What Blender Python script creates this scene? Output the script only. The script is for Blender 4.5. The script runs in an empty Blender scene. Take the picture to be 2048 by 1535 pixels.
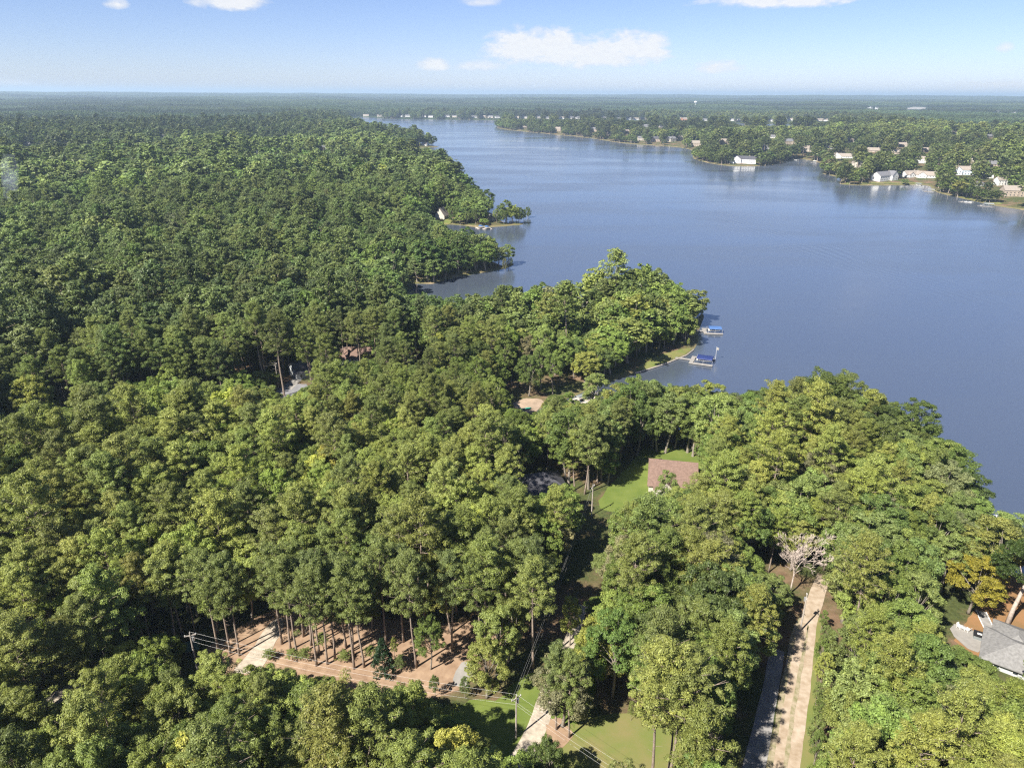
import bpy, bmesh, math, random
import numpy as np
from mathutils import Matrix, Vector, noise as mnoise
from mathutils.geometry import delaunay_2d_cdt

random.seed(7)
RNG = np.random.default_rng(11)
SC = bpy.context.scene
COL = SC.collection
R = math.radians

# ------------------------------------------------------------------ camera
CAM_Z = 117.0
FPX = 1420.0                      # focal length in pixels of a 2048 px wide frame
PITCH = math.atan((767.5 - 187.0) / FPX)
ROLL = R(0.28)
cam_data = bpy.data.cameras.new('camera')
cam = bpy.data.objects.new('camera', cam_data)
COL.objects.link(cam)
cam_data.sensor_fit = 'HORIZONTAL'
cam_data.angle_x = 2 * math.atan(1024 / FPX)
cam_data.clip_start = 0.5
cam_data.clip_end = 200000
CAM_R = Matrix.Rotation(math.pi / 2 - PITCH, 3, 'X') @ Matrix.Rotation(ROLL, 3, 'Z')
cam.matrix_world = Matrix.Translation((0, 0, CAM_Z)) @ CAM_R.to_4x4()
SC.camera = cam
CR = np.array(CAM_R)

# ------------------------------------------------------------------ light
SUN_EL, SUN_AZ = R(46), R(46)     # shadows fall away from the camera and to its right
sdir = Vector((math.sin(SUN_AZ) * math.cos(SUN_EL), math.cos(SUN_AZ) * math.cos(SUN_EL), -math.sin(SUN_EL)))
sun_data = bpy.data.lights.new('sun', 'SUN')
sun_data.energy = 4.8
sun_data.angle = R(0.55)
sun_data.color = (1.0, 0.94, 0.84)
sun = bpy.data.objects.new('sun', sun_data)
COL.objects.link(sun)
sun.location = (-200, -200, 400)
sun.rotation_euler = sdir.to_track_quat('-Z', 'Y').to_euler()

SC.view_settings.view_transform = 'Standard'
SC.view_settings.look = 'None'
SC.view_settings.exposure = 1.3
SC.view_settings.gamma = 1.0
SC.view_settings.use_curve_mapping = False
SC.cycles.max_bounces = 8
SC.cycles.diffuse_bounces = 5
SC.cycles.glossy_bounces = 3
SC.cycles.transmission_bounces = 5
SC.cycles.transparent_max_bounces = 6
SC.cycles.volume_bounces = 1
SC.cycles.use_denoising = False
SC.cycles.filter_width = 1.25
try:
    SC.cycles.denoiser = 'OPENIMAGEDENOISE'
    SC.cycles.denoising_input_passes = 'RGB_ALBEDO_NORMAL'
    SC.cycles.denoising_prefilter = 'ACCURATE'
except Exception:
    pass


class NT:
    """small helper round a node tree"""
    def __init__(self, tree):
        self.t = tree

    def n(self, kind, **kw):
        nd = self.t.nodes.new(kind)
        for k, v in kw.items():
            if k.startswith('i_'):
                key = k[2:]
                nd.inputs[int(key) if key.isdigit() else key.replace('_', ' ')].default_value = v
            else:
                setattr(nd, k, v)
        return nd

    def l(self, a, b):
        self.t.links.new(a, b)

    def math(self, op, a, b=None, c=None, clamp=False):
        nd = self.t.nodes.new('ShaderNodeMath')
        nd.operation = op
        nd.use_clamp = clamp
        for i, v in enumerate((a, b, c)):
            if v is None:
                continue
            if isinstance(v, (int, float)):
                nd.inputs[i].default_value = v
            else:
                self.l(v, nd.inputs[i])
        return nd.outputs[0]

    def ramp(self, fac, stops, interp='LINEAR'):
        nd = self.t.nodes.new('ShaderNodeValToRGB')
        nd.color_ramp.interpolation = interp
        el = nd.color_ramp.elements
        while len(el) < len(stops):
            el.new(0.5)
        for e, (p, c) in zip(el, stops):
            e.position = p
            e.color = (c, c, c, 1) if isinstance(c, (int, float)) else (*c, 1)
        self.l(fac, nd.inputs[0])
        return nd.outputs[0]

    def mix(self, fac, a, b, mode='MIX'):
        nd = self.t.nodes.new('ShaderNodeMix')
        nd.data_type = 'RGBA'
        nd.blend_type = mode
        for sock, v in ((nd.inputs[0], fac), (nd.inputs[6], a), (nd.inputs[7], b)):
            if isinstance(v, (int, float)):
                sock.default_value = v
            elif isinstance(v, tuple):
                sock.default_value = (*v, 1) if len(v) == 3 else v
            else:
                self.l(v, sock)
        return nd.outputs[2]

    def noise(self, vec, scale, detail=4, rough=0.55, dist=0.0):
        nd = self.t.nodes.new('ShaderNodeTexNoise')
        nd.inputs['Scale'].default_value = scale
        nd.inputs['Detail'].default_value = detail
        nd.inputs['Roughness'].default_value = rough
        nd.inputs['Distortion'].default_value = dist
        if vec is not None:
            self.l(vec, nd.inputs['Vector'])
        return nd.outputs[0]


def px_ray(px, py):
    v = np.array([(px - 1024) / FPX, (767.5 - py) / FPX, -1.0])
    d = CR @ v
    return d / np.linalg.norm(d)


def at_z(px, py, z=0.0):
    d = px_ray(px, py)
    t = (z - CAM_Z) / d[2]
    return d[0] * t, d[1] * t


def project(P):
    """world points (N,3) -> pixels (N,2) of the 2048 wide frame"""
    q = (np.asarray(P, float) - np.array([0, 0, CAM_Z])) @ CR
    w = np.maximum(-q[..., 2], 1e-3)
    return np.stack([1024 + FPX * q[..., 0] / w, 767.5 - FPX * q[..., 1] / w], -1)


# ------------------------------------------------------------------ sky
world = bpy.data.worlds.new('World')
SC.world = world
world.use_nodes = True
W = NT(world.node_tree)
W.t.nodes.clear()
sky = W.n('ShaderNodeTexSky', sky_type='NISHITA', sun_disc=False)
sky.sun_elevation = SUN_EL
sky.sun_rotation = math.atan2(-sdir.x, -sdir.y)
sky.altitude = 200
sky.air_density = 0.8
sky.dust_density = 0.3
sky.ozone_density = 4.0
SKY_S = 0.052
tc = W.n('ShaderNodeTexCoord')
sep = W.n('ShaderNodeSeparateXYZ')
W.l(tc.outputs['Generated'], sep.inputs[0])
sx, sy, sz = sep.outputs
az = W.math('ARCTAN2', sx, sy)
el = W.math('ARCSINE', sz)
ae = W.n('ShaderNodeCombineXYZ')
W.l(az, ae.inputs[0])
W.l(W.math('MULTIPLY', el, 2.2), ae.inputs[1])
n_big = W.noise(ae.outputs[0], 26, 6, 0.6, 0.3)
n_small = W.noise(ae.outputs[0], 90, 4, 0.6)
pert = W.math('ADD', W.math('MULTIPLY', W.math('SUBTRACT', n_big, 0.5), 2.8),
              W.math('MULTIPLY', W.math('SUBTRACT', n_small, 0.5), 0.7))
mask = None
#       px     py    half width, half height, density
for cx, cy, hw, hh, dens in ((1055, 100, 80, 38, 1), (1110, 96, 60, 34, 1), (1180, 108, 110, 36, 1), (1275, 104, 66, 36, 1), (960, 134, 50, 12, .6),
                             (866, 131, 32, 14, .75), (1440, 138, 45, 13, .8), (452, 2, 66, 22, .9),
                             (235, 8, 20, 11, .7), (1560, -3, 140, 22, 1), (965, 5, 40, 10, .5),
                             (1990, 178, 95, 13, .7), (2010, 97, 12, 9, .4), (10, 166, 40, 6, .3)):
    d = px_ray(cx, cy)
    a0, e0 = math.atan2(d[0], d[1]), math.asin(d[2])
    dx = W.math('DIVIDE', W.math('SUBTRACT', az, a0), hw / FPX)
    dy = W.math('DIVIDE', W.math('SUBTRACT', el, e0), hh / FPX)
    # flat bases: the lower half falls off faster
    dyl = W.math('MULTIPLY', W.math('MINIMUM', dy, 0.0), 1.5)
    dy2 = W.math('ADD', W.math('MAXIMUM', dy, 0.0), dyl)
    r2 = W.math('ADD', W.math('MULTIPLY', dx, dx), W.math('MULTIPLY', dy2, dy2))
    m = W.math('MULTIPLY', W.math('SUBTRACT', W.math('ADD', 1.15, pert), r2), 1.25 * dens, clamp=True)
    mask = m if mask is None else W.math('MAXIMUM', mask, m)
# the same fair-weather clouds go on over the rest of the sky
gen = W.noise(tc.outputs['Generated'], 5.5, 6, 0.58, 0.2)
gm = W.math('MULTIPLY', W.math('SUBTRACT', gen, 0.60), 7.0, clamp=True)
gm = W.math('MULTIPLY', gm, W.math('MULTIPLY', W.math('SUBTRACT', el, 0.16), 8.0, clamp=True))
mask = W.math('MAXIMUM', mask, gm)
mask = W.math('MULTIPLY', mask, 0.9)
shade = W.ramp(W.math('ADD', W.math('MULTIPLY', n_small, 0.6), W.math('MULTIPLY', mask, 0.4)),
               [(0.25, (6.3, 6.5, 6.9)), (0.75, (7.7, 7.7, 7.7))])
skyc = W.mix(mask, W.mix(1.0, sky.outputs[0], (1.03, 0.98, 1.15), 'MULTIPLY'), shade)
bg = W.n('ShaderNodeBackground')
bg.inputs['Strength'].default_value = SKY_S
W.l(skyc, bg.inputs['Color'])
wo = W.n('ShaderNodeOutputWorld')
W.l(bg.outputs[0], wo.inputs['Surface'])


# ------------------------------------------------------------------ materials
MATS = {}


def mat(name, col, rough=0.8, spec=0.3, noise_scale=None, amount=0.25, metal=0.0, col2=None, bump=0.0, detail=5):
    if name in MATS:
        return MATS[name]
    m = bpy.data.materials.new(name)
    m.use_nodes = True
    T = NT(m.node_tree)
    b = T.t.nodes['Principled BSDF']
    b.inputs['Roughness'].default_value = rough
    b.inputs['Metallic'].default_value = metal
    b.inputs['Specular IOR Level'].default_value = spec
    if noise_scale:
        g = T.n('ShaderNodeNewGeometry')
        nz = T.noise(g.outputs['Position'], noise_scale, detail, 0.6)
        c2 = col2 or tuple(c * (1 - amount) for c in col)
        c1 = col if col2 else tuple(min(1, c * (1 + amount * 0.6)) for c in col)
        T.l(T.ramp(nz, [(0.32, c2), (0.68, c1)]), b.inputs['Base Color'])
        if bump:
            bp = T.n('ShaderNodeBump')
            bp.inputs['Strength'].default_value = bump
            bp.inputs['Distance'].default_value = 0.1
            T.l(nz, bp.inputs['Height'])
            T.l(bp.outputs[0], b.inputs['Normal'])
    else:
        b.inputs['Base Color'].default_value = (*col, 1)
    MATS[name] = m
    return m


def leaf_mat(name, trans=0.22, rough=0.55):
    m = bpy.data.materials.new(name)
    m.use_nodes = True
    T = NT(m.node_tree)
    b = T.t.nodes['Principled BSDF']
    out = T.t.nodes['Material Output']
    at = T.n('ShaderNodeAttribute', attribute_type='INSTANCER', attribute_name='tint')
    g = T.n('ShaderNodeNewGeometry')
    oi = T.n('ShaderNodeObjectInfo')
    tcn = T.n('ShaderNodeTexCoord')
    n1 = T.noise(tcn.outputs['Object'], 0.45, 3, 0.6)
    v = T.math('ADD', T.math('MULTIPLY', g.outputs['Random Per Island'], 0.75), 0.62)
    v = T.math('MULTIPLY', v, T.math('ADD', T.math('MULTIPLY', n1, 0.7), 0.65))
    v = T.math('MULTIPLY', v, T.math('ADD', T.math('MULTIPLY', oi.outputs['Random'], 0.28), 0.86))
    vm = T.n('ShaderNodeVectorMath', operation='SCALE')
    T.l(at.outputs['Color'], vm.inputs[0])
    T.l(v, vm.inputs['Scale'])
    # some sprays lean to yellow
    yel = T.mix(1.0, vm.outputs[0], (1.25, 1.10, 0.75), 'MULTIPLY')
    f = T.math('MULTIPLY', T.math('SUBTRACT', T.noise(tcn.outputs['Object'], 0.9, 2), 0.5), 2.0, clamp=True)
    c = T.mix(f, vm.outputs[0], yel)
    T.l(c, b.inputs['Base Color'])
    b.inputs['Roughness'].default_value = rough
    b.inputs['Specular IOR Level'].default_value = 0.28
    tr = T.n('ShaderNodeBsdfTranslucent')
    T.l(T.mix(1.0, c, (1.3, 1.35, 0.5), 'MULTIPLY'), tr.inputs['Color'])
    ms = T.n('ShaderNodeMixShader')
    ms.inputs[0].default_value = trans
    T.l(b.outputs[0], ms.inputs[1])
    T.l(tr.outputs[0], ms.inputs[2])
    T.l(ms.outputs[0], out.inputs['Surface'])
    MATS[name] = m
    return m


M_NEEDLE = leaf_mat('pine_needles', 0.2, 0.5)
M_LEAF = leaf_mat('broad_leaves', 0.32, 0.5)
M_BARK = mat('pine_bark', (0.27, 0.215, 0.175), 0.9, 0.1, 3.0, 0.35)
M_BARK2 = mat('grey_bark', (0.24, 0.21, 0.175), 0.9, 0.1, 2.5, 0.35)
M_PALE = mat('pale_dead_wood', (0.44, 0.37, 0.32), 0.9, 0.1, 2.0, 0.3)
M_WHITE = mat('white_paint', (0.66, 0.66, 0.64), 0.5, 0.3, 0.6, 0.1)
M_CREAM = mat('cream_siding', (0.52, 0.48, 0.41), 0.6, 0.3, 0.5, 0.12)
M_BEIGE = mat('beige_stone', (0.36, 0.30, 0.24), 0.8, 0.2, 0.6, 0.2)
M_GREYW = mat('grey_siding', (0.42, 0.44, 0.45), 0.6, 0.3, 0.5, 0.12)
M_BLUEW = mat('pale_blue_siding', (0.50, 0.58, 0.64), 0.6, 0.3, 0.5, 0.1)
M_BRICKW = mat('orange_brick', (0.50, 0.25, 0.15), 0.8, 0.2, 0.7, 0.2)
M_GLASS = mat('window_glass', (0.03, 0.04, 0.05), 0.08, 0.6)
M_WOOD = mat('weathered_deck', (0.50, 0.44, 0.38), 0.8, 0.2, 1.5, 0.25)
M_POLE = mat('utility_pole_wood', (0.36, 0.32, 0.28), 0.9, 0.1, 1.5, 0.25)
M_METAL = mat('galvanised_metal', (0.52, 0.53, 0.54), 0.4, 0.5, None, metal=0.6)
M_WIRE = mat('wire', (0.34, 0.34, 0.33), 0.45, 0.5, None)
M_BLUE = mat('blue_canvas', (0.06, 0.13, 0.30), 0.6, 0.3, 0.8, 0.2)
M_NAVY = mat('navy_canvas', (0.02, 0.035, 0.13), 0.6, 0.3, 0.8, 0.2)
M_GREYC = mat('grey_canvas', (0.20, 0.22, 0.22), 0.7, 0.3, 0.8, 0.2)
M_GREENC = mat('green_canvas', (0.02, 0.075, 0.055), 0.6, 0.3, 1.0, 0.2)
M_BLACK = mat('black_vinyl', (0.02, 0.02, 0.022), 0.4, 0.4)
M_ROOFB = mat('brown_shingle', (0.185, 0.125, 0.10), 0.9, 0.15, 1.6, 0.25)
M_ROOFD = mat('dark_grey_shingle', (0.075, 0.075, 0.085), 0.9, 0.15, 1.6, 0.3)
M_ROOFG = mat('grey_shingle', (0.16, 0.16, 0.17), 0.9, 0.15, 1.6, 0.25)
M_ROOFL = mat('light_grey_shingle', (0.20, 0.197, 0.193), 0.9, 0.15, 1.8, 0.25)
M_ROOFT = mat('tan_shingle', (0.27, 0.235, 0.20), 0.9, 0.15, 1.6, 0.25)
M_CONC = mat('concrete', (0.27, 0.255, 0.235), 0.9, 0.15, 0.7, 0.15)
M_STONE = mat('shore_stone', (0.36, 0.32, 0.27), 0.9, 0.15, 1.5, 0.3)
M_ASPH = mat('asphalt', (0.20, 0.20, 0.21), 0.9, 0.2, 0.5, 0.2)
M_SHADEROAD = mat('grey_gravel', (0.27, 0.26, 0.25), 0.95, 0.1, 0.6, 0.25)
M_GRAVEL = mat('tan_gravel', (0.42, 0.35, 0.275), 0.95, 0.1, 0.55, 0.3, col2=(0.27, 0.205, 0.14), bump=0.3, detail=9)
M_LIMEROCK = mat('pale_gravel', (0.40, 0.345, 0.275), 0.95, 0.1, 0.8, 0.3, bump=0.2)
M_TRACKGRASS = mat('worn_grass', (0.17, 0.165, 0.08), 0.95, 0.1, 0.8, 0.3, col2=(0.36, 0.295, 0.22), detail=8)
M_LAWN = mat('lawn_grass', (0.14, 0.175, 0.042), 0.95, 0.1, 0.22, 0.3, col2=(0.10, 0.14, 0.03), detail=8)
M_LAWN2 = mat('lawn_grass_worn', (0.125, 0.16, 0.04), 0.95, 0.1, 0.16, 0.3, col2=(0.19, 0.165, 0.07), detail=8)
M_STRAW = mat('pine_straw', (0.33, 0.232, 0.155), 0.95, 0.1, 0.5, 0.3, col2=(0.22, 0.145, 0.095), bump=0.3, detail=9)
M_CLAY = mat('red_mulch', (0.29, 0.155, 0.075), 0.95, 0.1, 0.25, 0.3, col2=(0.21, 0.13, 0.06), detail=9)
M_SAND = mat('beach_sand', (0.34, 0.26, 0.19), 0.95, 0.1, 0.4, 0.25)

# ------------------------------------------------------------------ helpers for objects


def tag(o, label=None, cat=None, group=None, kind=None):
    if label:
        o['label'] = label
    if cat:
        o['category'] = cat
    if group:
        o['group'] = group
    if kind:
        o['kind'] = kind
    return o


def link(name, me, parent=None, loc=None, rz=0.0):
    o = bpy.data.objects.new(name, me)
    COL.objects.link(o)
    if parent is not None:
        o.parent = parent
    if loc is not None:
        o.location = loc
    if rz:
        o.rotation_euler = (0, 0, rz)
    return o


def np_mesh(name, V, F, mats, midx=None, smooth=False):
    """V (n,3), F: (m,4) or (m,3) int array or list of arrays"""
    me = bpy.data.meshes.new(name)
    V = np.asarray(V, np.float32)
    Fs = F if isinstance(F, list) else [F]
    Fs = [np.asarray(f, np.int32) for f in Fs if len(f)]
    me.vertices.add(len(V))
    me.vertices.foreach_set('co', V.ravel())
    loops = np.concatenate([f.ravel() for f in Fs])
    tot = np.concatenate([np.full(len(f), f.shape[1], np.int32) for f in Fs])
    start = np.concatenate([[0], np.cumsum(tot)[:-1]]).astype(np.int32)
    me.loops.add(len(loops))
    me.loops.foreach_set('vertex_index', loops)
    me.polygons.add(len(tot))
    me.polygons.foreach_set('loop_start', start)
    me.polygons.foreach_set('loop_total', tot)
    for m in (mats if isinstance(mats, (list, tuple)) else [mats]):
        me.materials.append(m)
    if midx is not None:
        me.polygons.foreach_set('material_index', np.asarray(midx, np.int32))
    me.polygons.foreach_set('use_smooth', np.full(len(tot), smooth))
    me.update(calc_edges=True)
    return me


class MB:
    """collects simple shapes into one mesh"""
    def __init__(self):
        self.v, self.f = [], []

    def add(self, vs, fs):
        b = len(self.v)
        self.v += [tuple(p) for p in vs]
        self.f += [tuple(i + b for i in f) for f in fs]
        return self

    def box(self, x0, x1, y0, y1, z0, z1):
        return self.add([(x0, y0, z0), (x1, y0, z0), (x1, y1, z0), (x0, y1, z0), (x0, y0, z1), (x1, y0, z1), (x1, y1, z1), (x0, y1, z1)],
                        [(3, 2, 1, 0), (4, 5, 6, 7), (0, 1, 5, 4), (1, 2, 6, 5), (2, 3, 7, 6), (3, 0, 4, 7)])

    def tube(self, pts, rad, n=6, cap=True):
        pts = [Vector(p) for p in pts]
        rad = rad if isinstance(rad, (list, tuple)) else [rad] * len(pts)
        vs, fs = [], []
        for i, p in enumerate(pts):
            t = (pts[min(i + 1, len(pts) - 1)] - pts[max(i - 1, 0)]).normalized()
            a = t.cross(Vector((0.31, 0.95, 0.02)) if abs(t.z) > 0.7 else Vector((0, 0, 1))).normalized()
            b = t.cross(a)
            for k in range(n):
                an = 2 * math.pi * k / n
                vs.append(p + (a * math.cos(an) + b * math.sin(an)) * rad[i])
        for i in range(len(pts) - 1):
            for k in range(n):
                fs.append((i * n + k, i * n + (k + 1) % n, (i + 1) * n + (k + 1) % n, (i + 1) * n + k))
        if cap:
            fs.append(tuple(range(n))[::-1])
            fs.append(tuple(range((len(pts) - 1) * n, len(pts) * n)))
        return self.add(vs, fs)

    def slab(self, poly, t):
        """planar polygon (3d points) thickened downwards by t"""
        n = len(poly)
        vs = [tuple(p) for p in poly] + [(p[0], p[1], p[2] - t) for p in poly]
        fs = [tuple(range(n)), tuple(range(n, 2 * n))[::-1]]
        fs += [(i, n + i, n + (i + 1) % n, (i + 1) % n) for i in range(n)]
        return self.add(vs, fs)

    def mesh(self, name, m, smooth=False):
        me = bpy.data.meshes.new(name)
        me.from_pydata(self.v, [], self.f)
        me.materials.append(m)
        if smooth:
            me.polygons.foreach_set('use_smooth', [True] * len(me.polygons))
        me.update()
        return me

    def build(self, name, m, parent=None, loc=None, rz=0.0, smooth=False):
        return link(name, self.mesh(name, m, smooth), parent, loc, rz)


def empty(name, loc, rz=0.0):
    o = bpy.data.objects.new(name, None)
    COL.objects.link(o)
    o.location = loc
    o.rotation_euler = (0, 0, rz)
    return o


def in_poly(P, poly):
    """points (N,2), polygon (M,2) -> bool (N,)"""
    P = np.asarray(P, float)
    poly = np.asarray(poly, float)
    x, y = P[:, 0], P[:, 1]
    if len(P) < 60:
        A, B = poly, np.roll(poly, 1, 0)
        dy = B[:, 1] - A[:, 1]
        dy = np.where(dy == 0, 1e-12, dy)
        c = ((A[None, :, 1] > y[:, None]) != (B[None, :, 1] > y[:, None])) & (x[:, None] < (B[:, 0] - A[:, 0]) * (y[:, None] - A[:, 1]) / dy + A[:, 0])
        return (c.sum(1) % 2).astype(bool)
    inside = np.zeros(len(P), bool)
    j = len(poly) - 1
    for i in range(len(poly)):
        xi, yi = poly[i]
        xj, yj = poly[j]
        if yi != yj:
            c = ((yi > y) != (yj > y)) & (x < (xj - xi) * (y - yi) / (yj - yi) + xi)
            inside ^= c
        j = i
    return inside
# ------------------------------------------------------------------ lake outline and terrain height
# (pixel x, pixel y, height of what is seen there); every point becomes a real place on the map
SHORE = [(2500, 1215, 16), (2230, 1098, 16), (2090, 1050, 16), (2030, 1046, 14), (2000, 1044, 3), (1988, 1018, 9), (1988, 1000, 15), (1930, 896, 17), (1870, 838, 17), (1810, 803, 17), (1740, 778, 17),
         (1690, 765, 17), (1620, 762, 17), (1540, 768, 17), (1490, 778, 17), (1440, 784, 17), (1380, 776, 17), (1330, 774, 17), (1290, 768, 17), (1245, 775, 17),
         (1222, 800, 10), (1180, 812, 0), (1110, 828, 0), (1078, 832, 0), (1068, 824, 0), (1090, 812, 0), (1120, 802, 0), (1155, 790, 0), (1185, 775, 0),
         (1225, 761, 0), (1265, 748, 0), (1290, 742, 0), (1330, 729, 0), (1372, 712, 0), (1388, 700, 0), (1397, 682, 0), (1396, 664, 0), (1404, 645, 0), (1410, 628, 0),
         (1408, 606, 5), (1396, 585, 16), (1365, 566, 17), (1320, 554, 17), (1270, 551, 17), (1220, 550, 17), (1160, 558, 17), (1120, 568, 17), (1080, 576, 17), (1040, 580, 17),
         (1000, 590, 17), (950, 596, 17), (900, 598, 17), (850, 596, 17), (815, 592, 16), (803, 577, 0), (815, 568, 0), (840, 567, 0), (868, 568, 0), (885, 562, 0), (905, 556, 0),
         (960, 546, 0), (1000, 540, 0), (1025, 532, 0), (1030, 526, 0), (1018, 512, 5), (1006, 490, 16), (985, 476, 17), (940, 470, 17), (895, 463, 13), (880, 453, 0), (897, 448, 0),
         (935, 452, 0), (965, 456, 0), (1000, 453, 0), (1040, 450, 0), (1060, 446, 0), (1069, 438, 0), (1067, 424, 10), (1040, 412, 16), (1005, 414, 16), (985, 408, 8),
         (965, 396, 16), (955, 378, 16), (930, 367, 14), (922, 358, 10), (923, 348, 17), (915, 338, 17), (900, 325, 17), (880, 314, 17), (850, 306, 14), (800, 301, 9), (792, 294.5, 0),
         (830, 297, 0), (880, 294, 0), (885, 286, 8), (870, 277, 18), (800, 266, 18), (740, 256, 18), (705, 247, 18), (688, 241, 15), (700, 233, 0), (760, 236, 0),
         (780, 238, 0), (870, 239, 0), (1000, 240.5, 0), (1100, 242, 0), (1200, 243.5, 0), (1300, 245, 0), (1420, 246.5, 0), (1500, 247.0, 0), (1600, 248.2, 0), (1668, 249.6, 0),
         (1664, 255, 0), (1560, 253.5, 5), (1440, 251, 12), (1400, 247, 18), (1300, 243, 18), (1200, 241, 18), (1100, 238, 18), (1012, 236.5, 18), (992, 250, 3),
         (996, 258, 0), (1060, 264.5, 0), (1100, 268, 0), (1180, 276, 0), (1250, 288, 0), (1330, 292, 0), (1378, 297, 0), (1388, 305, 0), (1384, 317, 0), (1400, 322, 0),
         (1425, 328, 0), (1465, 333, 0), (1520, 333, 0), (1560, 328, 0), (1574, 322, 0), (1600, 317, 0), (1622, 321, 0), (1642, 326, 0), (1650, 338, 3), (1642, 348, 0), (1668, 352, 0), (1690, 352, 5),
         (1672, 367, 0), (1700, 371, 0), (1800, 371, 0), (1855, 369, 0), (1868, 372, 4), (1854, 378, 0), (1880, 387, 0), (1925, 397, 0), (1990, 412, 0), (2048, 420, 0), (2200, 445, 0), (2500, 500, 0),
         (3000, 640, 0), (3200, 900, 0)]
COVE = [(488, 298, 0), (520, 296.5, 0), (560, 296, 0), (590, 297, 0), (588, 304, 0), (560, 308, 6), (510, 308, 6), (490, 304, 3)]


def chaikin(P, n=2):
    P = np.asarray(P)
    for _ in range(n):
        Q = np.roll(P, -1, 0)
        P = np.stack([P * 0.75 + Q * 0.25, P * 0.25 + Q * 0.75], 1).reshape(-1, 2)
    return P


def ring(pts):
    P = np.array([at_z(*p) for p in pts])
    return chaikin(P, 2)


LAKES = [ring(SHORE), ring(COVE)]


def signed_dist(x, y):
    """distance to the shore, positive on land"""
    P = np.stack([np.ravel(x), np.ravel(y)], 1).astype(float)
    out = np.full(len(P), 1e9)
    ins = np.zeros(len(P), bool)
    for L in LAKES:
        A, B = L, np.roll(L, -1, 0)
        ab = B - A
        ll = np.maximum((ab ** 2).sum(1), 1e-9)
        lo, hi = L.min(0) - 260, L.max(0) + 260
        near = np.where(((P > lo) & (P < hi)).all(1))[0]
        for c in range(0, len(near), 6000):
            ix = near[c:c + 6000]
            ap = P[ix, None, :] - A[None]
            t = np.clip((ap * ab[None]).sum(2) / ll, 0, 1)
            d = ((ap - t[..., None] * ab[None]) ** 2).sum(2).min(1) ** 0.5
            out[ix] = np.minimum(out[ix], d)
        ins |= in_poly(P, L)
    return np.where(ins, -out, out).reshape(np.shape(x))


_wr = np.random.default_rng(5)


def waves(x, y, wl, n=5, seed=0):
    r = np.random.default_rng(seed)
    s = 0
    for i in range(n):
        a = r.uniform(0, 2 * math.pi)
        k = 2 * math.pi / (wl * r.uniform(0.7, 1.6))
        s = s + np.sin((x * math.cos(a) + y * math.sin(a)) * k + r.uniform(0, 6.28))
    return s / n * 1.4


def sstep(a, b, v):
    t = np.clip((v - a) / (b - a), 0, 1)
    return t * t * (3 - 2 * t)


def height(x, y, sd=None):
    x, y = np.asarray(x, float), np.asarray(y, float)
    if sd is None:
        sd = signed_dist(x, y)
    r = np.hypot(x, y)
    s = np.clip(sd, 0, 4000)
    land = np.minimum(s * 0.3, 1.0) + 6.2 * (1 - np.exp(-np.maximum(s - 3.3, 0) / 55))
    land = land + 1.3 * waves(x, y, 190, 4, 3) * sstep(20, 120, s)
    land = land + sstep(350, 1500, r) * sstep(30, 400, s) * (5 + 7 * waves(x, y, 800, 4, 4))
    land = land + sstep(3600, 9000, r) * (18 + 14 * waves(x, y, 2600, 5, 9))
    land = land + sstep(9000, 16000, r) * (66 + 24 * waves(x * 0.6, y, 7000, 6, 21)) - sstep(17000, 30000, r) * 60
    land = np.where(sd > 0, np.maximum(land, np.minimum(s * 0.3, 1.0)), 0)
    wet = -np.minimum(np.clip(-sd, 0, 100) * 0.3, 4.0)
    return np.where(sd > 0, land, wet)


def h1(x, y):
    return float(height(np.array([x]), np.array([y]))[0])


def at(px, py, dz=0.0):
    """the place on the ground that is seen at a pixel (dz above the ground)"""
    z = 6.0
    for _ in range(12):
        x, y = at_z(px, py, z + dz)
        z = 0.5 * z + 0.5 * h1(x, y)
    x, y = at_z(px, py, z + dz)
    return x, y, h1(x, y)


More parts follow.
